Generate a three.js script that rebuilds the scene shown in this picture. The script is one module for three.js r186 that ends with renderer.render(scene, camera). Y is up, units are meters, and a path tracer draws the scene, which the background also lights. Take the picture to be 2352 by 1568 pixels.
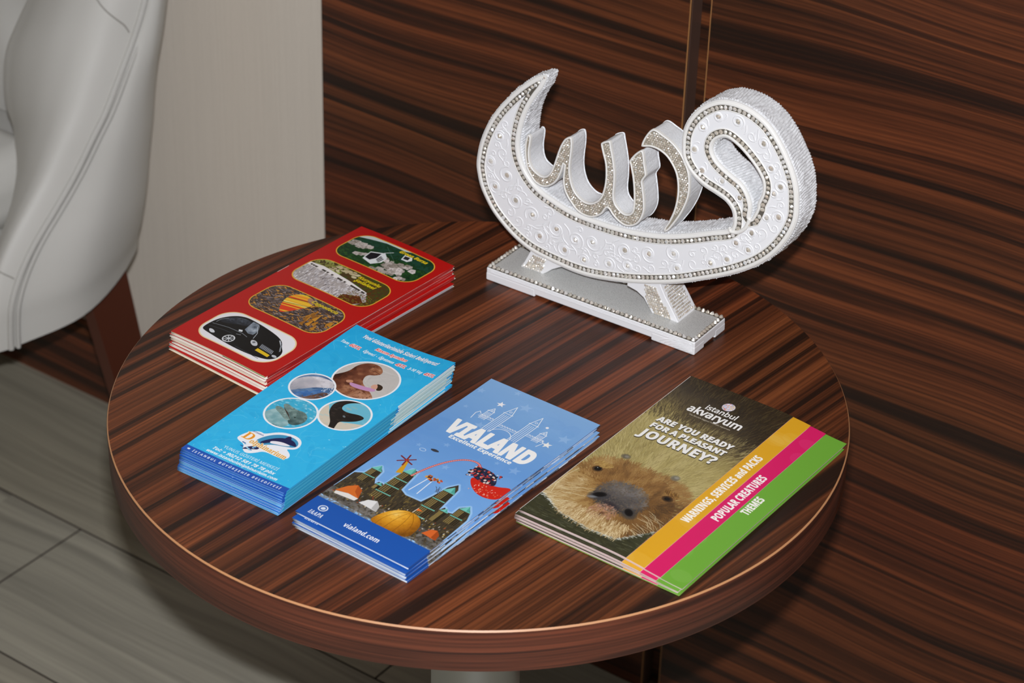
import * as THREE from 'three';
import { RoundedBoxGeometry } from 'three/addons/geometries/RoundedBoxGeometry.js';
import { mergeGeometries, toCreasedNormals } from 'three/addons/utils/BufferGeometryUtils.js';
import { RectAreaLightUniformsLib } from 'three/addons/lights/RectAreaLightUniformsLib.js';

// ---------------------------------------------------------------- camera, exposure, lights
const V3 = (x, y, z) => new THREE.Vector3(x, y, z);
const scene = new THREE.Scene();
scene.background = new THREE.Color(0x000000);
const renderer = new THREE.WebGLRenderer({ antialias: true });
renderer.toneMapping = THREE.LinearToneMapping;
renderer.toneMappingExposure = 1.1;
renderer.shadowMap.enabled = true;
RectAreaLightUniformsLib.init();

const CAM = V3(0.8695, 1.5186, 1.1728), FWD = V3(-0.4958, -0.5265, -0.6907), UPV = V3(-0.3256, 0.85, -0.4142);
const camera = new THREE.PerspectiveCamera(16.0663, 2352 / 1568, 0.05, 20);
camera.filmGauge = 22.3;
camera.position.copy(CAM);
camera.up.copy(UPV);
camera.lookAt(CAM.clone().add(FWD));
camera.focus = 1.72;
camera.userData.fStop = 7.1;

const FLASH_NITS = 17800;             // the camera's own flash, a small window just above the lens
const CEILING_NITS = 0.62;             // the ceiling panels

function rectLight(parent, colour, nits, w, h, at, target) {
  const l = new THREE.RectAreaLight(colour, nits, w, h);
  l.position.copy(at); parent.add(l); l.lookAt(target); l.castShadow = true;
  return l;
}

// ---------------------------------------------------------------- helpers
let seed = 7;
const rnd = () => { seed = (seed * 1664525 + 1013904223) >>> 0; return seed / 4294967296; };
const rr = (a, b) => a + (b - a) * rnd();
const clamp = (x, a, b) => Math.min(b, Math.max(a, x));
const mix = (a, b, t) => a + (b - a) * t;
const sst = (a, b, x) => { const t = clamp((x - a) / (b - a), 0, 1); return t * t * (3 - 2 * t); };
function hash(x, y) { let h = Math.imul(x | 0, 374761393) + Math.imul(y | 0, 668265263); h = Math.imul(h ^ (h >>> 13), 1274126177); return ((h ^ (h >>> 16)) >>> 0) / 4294967296; }
function noise(x, y) {
  const xi = Math.floor(x), yi = Math.floor(y); let fx = x - xi, fy = y - yi;
  fx = fx * fx * (3 - 2 * fx); fy = fy * fy * (3 - 2 * fy);
  const a = hash(xi, yi), b = hash(xi + 1, yi), c = hash(xi, yi + 1), d = hash(xi + 1, yi + 1);
  return a + (b - a) * fx + (c - a) * fy + (a - b - c + d) * fx * fy;
}
const names = new Map();
function numbered(n) { const k = names.get(n) ?? 0; names.set(n, k + 1); return k ? `${n}_${String(k).padStart(3, '0')}` : n; }
function shade(o) { o.traverse((m) => { if (m.isMesh) { m.castShadow = true; m.receiveShadow = true; } }); return o; }
function thing(name, label, category, pos = [0, 0, 0], turn = 0, group) {
  const o = new THREE.Group(); o.name = numbered(name); o.position.set(...pos); o.rotation.y = turn;
  o.userData = { label, category }; if (group) o.userData.group = group;
  scene.add(o); return o;
}
function part(name, geo, mat, parent, label) {
  const m = new THREE.Mesh(geo, mat); m.name = name; m.castShadow = m.receiveShadow = true;
  if (label) m.userData.label = label;
  parent.add(m); return m;
}
function struct(name, geo, mat, label) {
  const m = geo ? new THREE.Mesh(geo, mat) : new THREE.Group(); m.name = name; m.castShadow = m.receiveShadow = true;
  m.userData = { kind: 'structure', label }; scene.add(m); return m;
}
const at = (g, x, y, z) => { g.translate(x, y, z); return g; };
const bx = (w, h, d, r = 0) => r ? new RoundedBoxGeometry(w, h, d, 2, r) : new THREE.BoxGeometry(w, h, d);
// gives a geometry planar uv in metres along two axes
function uvm(g, a, b, ka = 1, kb = 1, oa = 0, ob = 0) {
  const p = g.attributes.position, uv = new Float32Array(p.count * 2), get = (i, k) => k === 0 ? p.getX(i) : k === 1 ? p.getY(i) : p.getZ(i);
  for (let i = 0; i < p.count; i++) { uv[2 * i] = get(i, a) * ka + oa; uv[2 * i + 1] = get(i, b) * kb + ob; }
  g.setAttribute('uv', new THREE.BufferAttribute(uv, 2)); return g;
}
// box uv: every face gets metres along its own two axes, grain (u) along the chosen axis
function uvBox(g, grain, oa = 0, ob = 0) {
  const p = g.attributes.position, n = g.attributes.normal, uv = new Float32Array(p.count * 2);
  for (let i = 0; i < p.count; i++) {
    const P = [p.getX(i), p.getY(i), p.getZ(i)], N = [n.getX(i), n.getY(i), n.getZ(i)].map(Math.abs);
    const k = N.indexOf(Math.max(...N)), rest = [0, 1, 2].filter((q) => q !== k);
    const u = rest.includes(grain) ? grain : rest[0], v = rest.find((q) => q !== u);
    uv[2 * i] = P[u] + oa; uv[2 * i + 1] = P[v] + ob;
  }
  g.setAttribute('uv', new THREE.BufferAttribute(uv, 2)); return g;
}
function gridGeo(nu, nv, f, closeU = false, uvf) {
  const pos = [], uv = [], idx = [];
  for (let j = 0; j <= nv; j++) for (let i = 0; i <= nu; i++) {
    const p = f(i / nu, j / nv); pos.push(p.x, p.y, p.z);
    const t = uvf ? uvf(i / nu, j / nv) : [i / nu, j / nv]; uv.push(t[0], t[1]);
  }
  for (let j = 0; j < nv; j++) for (let i = 0; i < nu; i++) {
    const a = j * (nu + 1) + i, b = a + 1, c = a + nu + 1, d = c + 1; idx.push(a, b, d, a, d, c);
  }
  const g = new THREE.BufferGeometry();
  g.setAttribute('position', new THREE.Float32BufferAttribute(pos, 3)); g.setAttribute('uv', new THREE.Float32BufferAttribute(uv, 2));
  g.setIndex(idx); g.computeVertexNormals(); return g;
}
function dataTex(w, h, f, srgb = true, rep) {
  const d = new Uint8Array(w * h * 4);
  for (let y = 0; y < h; y++) for (let x = 0; x < w; x++) { const c = f(x, y), k = 4 * (y * w + x); d[k] = c[0]; d[k + 1] = c[1]; d[k + 2] = c[2]; d[k + 3] = 255; }
  const t = new THREE.DataTexture(d, w, h); t.wrapS = t.wrapT = THREE.RepeatWrapping; t.magFilter = THREE.LinearFilter; t.minFilter = THREE.LinearMipmapLinearFilter; t.generateMipmaps = true;
  if (srgb) t.colorSpace = THREE.SRGBColorSpace; if (rep) t.repeat.set(rep[0], rep[1]); t.needsUpdate = true; return t;
}

// ---------------------------------------------------------------- wood: striped walnut laminate
function stripeWood(w, h, lu, lv, sd, { warp = 1, bright = 1, fine = 1, k = 1, streak = 0.42, c = 0.95 } = {}) {   // lu x lv metres of board
  const ramp = [[40, 25, 18], [66, 36, 22], [100, 54, 31], [131, 72, 40], [164, 99, 56]];
  return dataTex(w, h, (x, y) => {
    const u = x / w * lu, v = y / h * lv;
    const q = v + warp * (0.016 * (noise(u * 1.9 + sd, v * 3 + sd) - 0.5) + 0.006 * (noise(u * 5 + sd * 3, v * 10) - 0.5) + 0.007 * (noise(u * 3.2 + 7, v * 15 + sd) - 0.5));
    const band = noise(q * k * 24 + sd * 11, u * 0.9) * 0.34 + noise(q * k * 66 + sd * 5, u * 1.2 + 9) * 0.42 + noise(q * k * 190 + sd * 2, u * 1.7 + 5) * 0.28 + noise(q * k * 420 + sd * 3, u * 2.4 + 5) * 0.2;
    const fib = noise(q * 1100, u * 8 + sd), pore = noise(v * 2600, u * 60), edge = noise(q * k * 620 + 3, u * 3);
    let t = 0.02 + c * (band - 0.18) + (0.95 - c) * 0.42 + 0.24 * (edge - 0.5) + fine * (0.18 * (fib - 0.5) + 0.1 * (pore - 0.5));
    const dark = sst(0.62, 0.76, noise(q * k * 120 + 31 + sd * 7, u * 1.1 + 3)); t -= streak * dark;
    const hue = noise(u * 3 + 5, v * 11 + sd);
    t = clamp(t * bright, 0, 0.999) * (ramp.length - 1); const i = Math.floor(t), f = t - i;
    return [0, 1, 2].map((c) => mix(ramp[i][c], ramp[i + 1][c], f) * (c === 0 ? 0.96 + 0.1 * hue : 1.03 - 0.06 * hue));
  }, true, [1 / lu, 1 / lv]);
}
const WOOD_TOP = stripeWood(1536, 1536, 0.62, 0.62, 3.3, { warp: 0.9, k: 1.55, fine: 1.15, streak: 0.36, c: 0.70 });
const WOOD_WALL = stripeWood(2048, 1536, 1.3, 0.98, 8.1, { warp: 1.9, k: 1.2, streak: 0.34, c: 0.70, fine: 1.0 });
const fineGrain = dataTex(512, 512, (x, y) => { const c = 255 * (0.5 * noise(x / 30, y * 1.3) + 0.5 * noise(x / 9 + 40, y * 0.9)); return [c, c, c]; }, false, [5, 5]);
const mWall = new THREE.MeshPhysicalMaterial({ map: WOOD_WALL, color: new THREE.Color().setRGB(0.8, 0.78, 0.76), roughness: 0.42, bumpMap: fineGrain, bumpScale: 0.00006, specularIntensity: 0.7 });
const mTop = new THREE.MeshPhysicalMaterial({ map: WOOD_TOP, roughness: 0.36, bumpMap: fineGrain, bumpScale: 0.00004, specularIntensity: 0.55 });
const EDGE = dataTex(1024, 64, (x, y) => {
  const u = x / 1024, v = y / 64, q = v + 0.09 * (noise(u * 14, 2) - 0.5);
  const t = 0.55 + 0.4 * (noise(q * 9, u * 9) - 0.5) + 0.5 * (noise(q * 40, u * 30) - 0.5), d = sst(0.6, 0.8, noise(q * 13 + 4, u * 7 + 8)) * 0.45;
  const k = clamp(t - d, 0, 1); return [mix(58, 128, k), mix(30, 68, k), mix(22, 46, k)];
});
const mEdge = new THREE.MeshStandardMaterial({ map: EDGE, roughness: 0.42 });
const mBand = new THREE.MeshStandardMaterial({ color: 0xc08a5e, roughness: 0.45 });
const mLine = new THREE.MeshStandardMaterial({ color: 0x9a6c40, roughness: 0.5 });
const mGroove = new THREE.MeshStandardMaterial({ color: 0x4e382e, roughness: 0.5 });

// ---------------------------------------------------------------- the setting
const WZ = -0.3827, WHZ = -0.458, SKZ = -0.4269;      // faces of the panelling, the papered wall and its skirting
const ROOM = { x0: -2.3, x1: 2.5, z1: 3.6, h: 2.65 };
// floor: oak boards laid along the wall
const OAK = dataTex(1024, 512, (x, y) => {
  const u = x / 1024 * 1.28, v = y / 512 * 0.64, q = v + 0.03 * (noise(u * 2.2, v * 5) - 0.5) + 0.01 * (noise(u * 8 + 4, v * 14) - 0.5);
  const ring = Math.abs(((q * 26 + 2.2 * noise(u * 1.5, v * 4)) % 1 + 1) % 1 - 0.5), t = 0.5 + 0.42 * (noise(q * 55, u * 1.6) - 0.5) + 0.4 * (noise(q * 190, u * 3) - 0.5) + 0.26 * (noise(q * 800, u * 14) - 0.5) - 0.5 * sst(0.12, 0.0, ring) * noise(u * 4, v * 9);
  return [mix(142, 202, t), mix(138, 196, t), mix(126, 178, t)];
}, true, [1 / 1.28, 1 / 0.64]);
const floor = struct('floor', at(bx(ROOM.x1 - ROOM.x0, 0.05, ROOM.z1 - WHZ + 0.2), (ROOM.x0 + ROOM.x1) / 2, -0.034, (ROOM.z1 + WHZ - 0.1) / 2), new THREE.MeshStandardMaterial({ color: 0x2b2622, roughness: 0.9 }), 'grey oak laminate floor');
const oakMats = [0, 1, 2].map((i) => new THREE.MeshStandardMaterial({ map: OAK, roughness: 0.5, color: [0xe6e6e4, 0xdedcd8, 0xe4e2dc][i] }));
{
  const PW = 0.193, PL = 1.285, gap = 0.0022, y = -0.0045;
  const variants = [0, 1, 2].map((i) => uvBox(bx(PL - gap, 0.009, PW - gap), 0, i * 0.37, i * 0.21));
  const core = new THREE.MeshStandardMaterial({ color: 0x3b2f27, roughness: 0.9 }), oakSets = oakMats.map((m) => [core, core, m, core, core, core]);
  let row = 0;
  for (let zc = -0.0431 - PW * 1.5; zc < ROOM.z1; zc += PW, row++) {
    const off = row === 1 ? -0.695 : -0.695 + ((row * 0.4137 + 0.31) % 1) * PL;
    for (let xs = off - 2 * PL; xs < ROOM.x1; xs += PL) {
      if (xs + PL < ROOM.x0) continue;
      const i = Math.floor(hash(row, Math.round(xs * 10)) * 3);
      const p = part('plank', variants[i], oakSets[(i + row) % 3], floor); p.position.set(xs + PL / 2, y, zc);
    }
  }
}
// papered wall behind the armchair
const PAPER = dataTex(1024, 512, (x, y) => {
  const s = 0.45 * noise(x * 0.5, y * 0.02) + 0.3 * noise(x * 0.95 + 7, y * 0.05) + 0.25 * noise(x * 0.8, y * 0.8);
  const b = 0.6 * noise(x * 0.012, y * 0.01) + 0.4 * s, k = s * 0.5 + b * 0.5; return [mix(208, 221, k), mix(198, 211, k), mix(184, 197, k)];
}, true, [1 / 0.8, 1 / 1.2]);
const mPaper = new THREE.MeshStandardMaterial({ map: PAPER, roughness: 0.85, bumpMap: PAPER, bumpScale: 0.0002 });
struct('wall_back', uvBox(at(bx(1.9, ROOM.h, 0.1), -1.45, ROOM.h / 2, WHZ - 0.05), 0), mPaper, 'cream wall covered with a finely ribbed fabric paper');
struct('trim_1', uvBox(at(bx(0.05, ROOM.h - 0.09, 0.0016), -0.531, ROOM.h / 2 + 0.04, WHZ + 0.0008), 0), new THREE.MeshStandardMaterial({ map: PAPER, roughness: 0.7, color: 0xffffff }), 'narrow cream edge strip beside the panelling');
{
  const g = new THREE.Shape(); g.moveTo(0, 0); g.lineTo(0.0311, 0); g.lineTo(0.0311, 0.0745); g.lineTo(0.0299, 0.0757); g.lineTo(0, 0.0757); g.closePath();
  const e = new THREE.ExtrudeGeometry(g, { depth: 1.86, bevelEnabled: false });
  e.applyMatrix4(new THREE.Matrix4().makeBasis(V3(0, 0, 1), V3(0, 1, 0), V3(-1, 0, 0))); e.translate(-0.48, 0, WHZ);
  struct('baseboard_back', uvBox(toCreasedNormals(e, 0.4), 0, 0.2, 0.13), new THREE.MeshStandardMaterial({ map: WOOD_WALL, roughness: 0.4 }), 'dark wood skirting board under the cream wall');
}
// walnut panelling: boards with a shadow gap between them
const panelling = struct('wall_panelling', null, null, 'striped walnut panelling with a vertical shadow gap');
const lean = (y) => 0.0104 * (y - 0.37);
function boardGeo(xa, xb, k) {
  const s = new THREE.Shape(); s.moveTo(xa + lean(0), 0); s.lineTo(xb + lean(0), 0); s.lineTo(xb + lean(ROOM.h), ROOM.h); s.lineTo(xa + lean(ROOM.h), ROOM.h); s.closePath();
  const g = new THREE.ExtrudeGeometry(s, { depth: 0.0155, bevelEnabled: true, bevelThickness: 0.0005, bevelSize: 0.0005, bevelSegments: 1, bevelOffset: -0.0005 });
  g.translate(0, 0, WZ - 0.016); return uvBox(g, 0, [0.55, 0.12, 0.3][k], [0.02, 0.14, 0.3][k]);
}
function bandGeo(x, w) {          // the light line of the raw board edge, flush with the face
  const s = new THREE.Shape(); s.moveTo(x + lean(0), 0); s.lineTo(x + w + lean(0), 0); s.lineTo(x + w + lean(ROOM.h), ROOM.h); s.lineTo(x + lean(ROOM.h), ROOM.h); s.closePath();
  return new THREE.ExtrudeGeometry(s, { depth: 0.0012, bevelEnabled: false }).translate(0, 0, WZ - 0.0011);
}
const joints = [-0.0793, 1.17];
part('backing', uvBox(at(bx(2.96, ROOM.h, 0.06), 1.02, ROOM.h / 2, WZ - 0.0165 - 0.03), 0), mWall, panelling);
{
  const edges = [-0.4737, ...joints.flatMap((j) => [j, j + 0.0187]), 2.5];
  for (let k = 0; k < edges.length; k += 2) {
    const b = part('panel', boardGeo(edges[k], edges[k + 1], k / 2), mWall, panelling);
    if (k > 0) part('edge_band', bandGeo(edges[k], 0.0009), mLine, b, 'pale line along the board edge');
    if (k < edges.length - 2) {
      part('edge_band', bandGeo(edges[k + 1] - 0.0010, 0.0010), mLine, b, 'pale line along the board edge');
      const s = new THREE.Shape(); const x = edges[k + 1]; s.moveTo(x + lean(0), 0.001); s.lineTo(x + 0.0008 + lean(0), 0.001); s.lineTo(x + 0.0008 + lean(ROOM.h), ROOM.h); s.lineTo(x + lean(ROOM.h), ROOM.h); s.closePath();
      part('edge_strip', new THREE.ExtrudeGeometry(s, { depth: 0.0148, bevelEnabled: false }).translate(0, 0, WZ - 0.0162), mGroove, b, 'brown edging strip inside the shadow gap');
    }
  }
}
const mPlaster = new THREE.MeshStandardMaterial({ color: 0xd9d3c8, roughness: 0.9 });
struct('wall_left', at(bx(0.1, ROOM.h, ROOM.z1 - WHZ), ROOM.x0 - 0.05, ROOM.h / 2, (ROOM.z1 + WHZ) / 2), mPlaster, 'plain light wall');
struct('wall_right', at(bx(0.1, ROOM.h, ROOM.z1 - WHZ), ROOM.x1 + 0.05, ROOM.h / 2, (ROOM.z1 + WHZ) / 2), mPlaster, 'plain light wall');
struct('wall_front', at(bx(ROOM.x1 - ROOM.x0 + 0.2, ROOM.h, 0.1), (ROOM.x0 + ROOM.x1) / 2, ROOM.h / 2, ROOM.z1 + 0.05), mPlaster, 'plain light wall');
struct('ceiling', at(bx(ROOM.x1 - ROOM.x0 + 0.2, 0.1, ROOM.z1 - WHZ + 0.4), (ROOM.x0 + ROOM.x1) / 2, ROOM.h + 0.05, (ROOM.z1 + WHZ) / 2), mPlaster, 'plain ceiling');

// ---------------------------------------------------------------- lamps
function ceilingPanel(x, z, colour, k, label) {
  const t = thing('ceiling_lamp', label, 'lamp', [x, ROOM.h, z]);
  part('frame', at(bx(0.64, 0.02, 0.64, 0.004), 0, -0.011, 0), new THREE.MeshStandardMaterial({ color: 0xeeeeee, roughness: 0.5 }), t);
  part('diffuser', at(bx(0.58, 0.004, 0.58), 0, -0.023, 0), new THREE.MeshStandardMaterial({ color: 0xffffff, emissive: colour, emissiveIntensity: 1.0 }), t);
  rectLight(t, colour, CEILING_NITS * k, 0.58, 0.58, V3(0, -0.028, 0), V3(x, 0, z));
}
ceilingPanel(-1.2, 0.75, 0xbfe0ff, 0.9, 'added cool fill panel on the ceiling above the armchair, in place of window daylight');  // unseen panel added for cool fill, stands in for daylight from a window
ceilingPanel(-0.1, 1.5, 0xffe0bd, 1.0, 'warm ceiling panel lamp above the middle of the room');
ceilingPanel(1.5, 2.4, 0xffe0bd, 1.0, 'warm ceiling panel lamp towards the far corner of the room');
{
  const p = CAM.clone().addScaledVector(UPV, 0.085).addScaledVector(FWD, -0.01);
  const t = thing('flash_unit', 'small pop-up camera flash that lights the table', 'flash');
  t.position.copy(p); t.up.copy(UPV); t.lookAt(p.clone().sub(FWD)); t.updateMatrixWorld();
  part('housing', at(bx(0.06, 0.024, 0.03, 0.004), 0, 0, 0.017), new THREE.MeshStandardMaterial({ color: 0x16161a, roughness: 0.6 }), t);
  part('flash_window', at(bx(0.04, 0.014, 0.002), 0, 0, 0.0008), new THREE.MeshStandardMaterial({ color: 0xffffff, emissive: 0xffffff, emissiveIntensity: 4 }), t);
  rectLight(t, 0xf7f9ff, FLASH_NITS, 0.04, 0.014, V3(0, 0, -0.003), p.clone().addScaledVector(FWD, 2));
}

// ---------------------------------------------------------------- table
const TOP = 0.5648, TR = 0.2658;
{
  const t = thing('side_table', 'small round side table with a striped walnut top on a steel column', 'table');
  const tt = 0.0335, prof = [[0, -tt], [TR - 0.002, -tt], [TR - 0.0006, -tt + 0.0006], [TR, -tt + 0.002], [TR, -0.0011]];
  const top = uvm(at(new THREE.CylinderGeometry(TR - 0.001, TR - 0.001, 0.004, 192), 0, TOP - 0.002, 0), 2, 0, 1, 1, 0, 0);
  { // grain a few degrees off square
    const uv = top.attributes.uv, a = 0.09; for (let i = 0; i < uv.count; i++) { const u = uv.getX(i), v = uv.getY(i); uv.setXY(i, 0.31 + u * Math.cos(a) - v * Math.sin(a), 0.31 + u * Math.sin(a) + v * Math.cos(a)); }
  }
  part('table_top', top, mTop, t);
  const e = new THREE.LatheGeometry(prof.map(([x, y]) => new THREE.Vector2(x, TOP + y)), 192);
  { const p = e.attributes.position, uv = e.attributes.uv; for (let i = 0; i < p.count; i++) uv.setXY(i, uv.getX(i), (p.getY(i) - TOP) / tt + 1); e.rotateY(Math.PI); }
  part('edge_band', toCreasedNormals(e, 0.5), mEdge, t, 'walnut coloured banding round the table edge');
  const ln = new THREE.LatheGeometry([[TR - 0.0011, -0.0012], [TR - 0.0010, -0.00002], [TR - 0.0001, -0.0011], [TR - 0.0003, -0.003]].map(([x, y]) => new THREE.Vector2(x, TOP + y)), 192);
  part('edge_line', toCreasedNormals(ln, 0.3), mBand, t, 'pale line where the banding meets the top');
  part('column', at(new THREE.CylinderGeometry(0.0345, 0.0345, TOP - tt - 0.012, 64), 0, (TOP - tt) / 2 + 0.004, 0), new THREE.MeshPhysicalMaterial({ color: 0xb9bcbc, metalness: 1, roughness: 0.34, anisotropy: 0.5 }), t);
  part('flange', at(new THREE.CylinderGeometry(0.07, 0.07, 0.004, 48), 0, TOP - tt - 0.0025, 0), new THREE.MeshStandardMaterial({ color: 0x8f9292, metalness: 1, roughness: 0.4 }), t);
  part('base_plate', new THREE.LatheGeometry([[0, 0.0005], [0.19, 0.0005], [0.19, 0.006], [0.186, 0.009], [0.04, 0.014], [0, 0.014]].map(([x, y]) => new THREE.Vector2(x, y)), 96), new THREE.MeshStandardMaterial({ color: 0xb0b3b3, metalness: 1, roughness: 0.35 }), t);
}

// ---------------------------------------------------------------- calligraphy ornament (millimetres in its own frame, built at 1/1000)
const BODY = [36.7, 166.3, 28.8, 163.7, 22.6, 159.2, 15.4, 152.7, 8.2, 145.4, 1.5, 137.5, -5.2, 128.7, -11.9, 117.9, -17.1, 106.6, -20.8, 95.7, -22.7, 86.2, -23.6, 75.2, -22.1, 66.7, -19.1, 57.5, -14.1, 48.9, -7.5, 40.2, 1.5, 32.2, 11.6, 25.2, 21.0, 20.4, 31.4, 16.8, 44.4, 14.6, 56.8, 13.3, 69.2, 12.5, 81.4, 12.7, 93.4, 14.2, 118.9, 19.5, 140.1, 25.7, 160.9, 33.3, 181.1, 42.9, 204.5, 55.3, 224.1, 68.8, 236.6, 81.2, 245.4, 94.2, 250.8, 106.1, 253.5, 117.6, 253.1, 127.4, 251.3, 139.9, 247.4, 150.6, 241.6, 161.0, 233.9, 171.7, 222.9, 182.5, 209.5, 188.9, 197.4, 191.0, 184.5, 189.6, 174.9, 185.0, 165.6, 177.0, 158.4, 166.3, 155.1, 155.6, 154.9, 145.9, 156.2, 136.5, 160.2, 129.9, 166.4, 124.0, 176.2, 118.7, 186.7, 115.6, 195.2, 112.4, 200.6, 107.2, 202.3, 100.8, 201.0, 93.3, 184.5, 85.1, 164.5, 76.3, 144.1, 69.2, 123.2, 64.8, 109.6, 63.2, 87.9, 62.4, 65.8, 63.5, 48.9, 67.5, 34.0, 73.1, 23.3, 82.2, 17.1, 92.6, 14.9, 102.2, 15.5, 112.6, 17.7, 123.4, 21.6, 134.6, 27.6, 146.3, 33.6, 156.0];
const HOLE = [216.2, 105.3, 216.2, 115.2, 212.2, 124.6, 206.5, 130.6, 199.1, 134.2, 190.6, 138.3, 184.0, 143.1, 180.4, 149.7, 181.8, 155.9, 186.4, 160.2, 191.3, 161.7, 200.2, 158.4, 209.3, 152.2, 217.9, 144.3, 223.0, 136.6, 223.4, 128.2, 220.6, 118.9, 220.8, 116.3];
const TAIL_END = [201.0, 93.3, 201.4, 91.1, 206.5, 91.3, 213.1, 96.9, 216.2, 105.3];
const WAVE = [22.3, 114.0, 20.4, 107.6, 20.3, 99.4, 21.2, 92.5, 23.0, 85.9, 26.1, 81.7, 30.8, 76.9, 36.5, 75.1, 41.5, 75.9, 46.9, 79.4, 51.1, 84.3, 53.5, 89.7, 55.3, 95.9, 56.3, 100.0, 56.0, 93.0, 55.9, 86.3, 57.5, 79.1, 60.6, 73.9, 64.7, 69.6, 70.0, 65.1, 75.8, 63.1, 83.4, 63.5, 91.8, 68.8, 96.8, 75.8, 101.3, 71.8, 106.2, 68.3, 112.3, 66.2, 117.5, 67.0, 123.2, 70.7, 126.7, 76.2, 128.7, 83.7, 128.0, 92.8, 126.3, 101.5, 125.3, 106.8, 126.6, 109.6, 128.0, 112.5, 126.4, 119.9, 122.8, 131.6, 112.7, 120.0, 113.7, 116.6, 116.3, 107.6, 118.2, 95.9, 118.8, 84.9, 117.9, 79.6, 115.4, 77.0, 111.5, 76.3, 106.7, 78.6, 103.1, 82.4, 101.7, 87.6, 101.7, 96.9, 101.3, 106.1, 99.7, 114.8, 96.6, 126.1, 95.3, 130.3, 93.9, 130.6, 87.6, 127.0, 87.3, 125.8, 89.2, 119.4, 91.9, 111.7, 92.9, 104.5, 93.0, 96.4, 91.9, 89.0, 90.1, 83.3, 86.6, 78.6, 81.4, 75.4, 75.9, 75.2, 70.2, 78.0, 66.1, 82.4, 63.5, 88.2, 62.0, 94.9, 61.8, 102.4, 62.5, 112.8, 62.3, 120.2, 61.2, 123.4, 59.1, 123.2, 55.9, 120.9, 52.9, 115.9, 50.6, 109.7, 48.3, 101.4, 46.5, 95.2, 44.1, 89.3, 40.4, 85.1, 36.6, 84.2, 32.0, 85.6, 27.9, 88.4, 25.7, 92.9, 24.7, 100.8, 25.4, 108.1, 25.5, 112.7, 24.4, 114.4];
const ARC = [122.0, 134.7, 130.3, 151.0, 140.0, 148.8, 148.6, 144.9, 155.5, 139.1, 160.5, 132.3, 163.8, 124.9, 165.1, 116.8, 165.0, 107.7, 162.9, 99.1, 159.3, 89.9, 154.9, 81.7, 149.7, 73.8, 147.3, 72.3, 146.4, 74.6, 149.7, 81.8, 153.3, 92.3, 154.9, 102.6, 154.7, 112.3, 152.6, 121.4, 148.9, 127.5, 143.3, 133.0, 136.7, 135.8, 130.2, 136.3];
const GEMS = [-3.3, 104.9, -10.5, 81.6, 5.0, 74.4, -5.4, 61.7, 14.2, 55.9, 30.2, 48.6, 52.7, 43.6, 37.7, 32.7, 70.2, 40.0, 85.6, 43.1, 61.0, 28.5, 79.0, 26.1, 101.1, 30.1, 114.2, 45.8, 117.7, 33.8, 135.2, 49.9, 156.1, 56.9, 160.1, 46.1, 187.4, 59.7, 200.8, 67.1, 206.8, 82.7, 182.9, 175.9, 198.8, 176.8, 171.1, 164.3, 165.8, 145.3, 173.5, 130.6, 190.6, 127.6, 206.2, 118.8, 220.8, 166.3, 228.5, 149.1, 237.5, 137.5, 233.0, 130.7, 229.0, 110.4, 238.6, 114.0, 218.4, 94.7, 217.3, 80.4];
const LEG_R = [140.8, 0.5, 164.3, 0.6, 157.3, 10.4, 149.9, 21.0, 145.7, 26.6];
const LEG_Ri = [117.8, 16.2, 126.6, 14.5, 132.9, 10.9, 140.8, 0.5];
const LEG_L = [29.1, 16.2, 23.9, 5.1, 20.8, 0.1, 41.3, 0.4, 44.5, 2.3, 49.6, 6.8, 55.5, 10.5];

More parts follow.
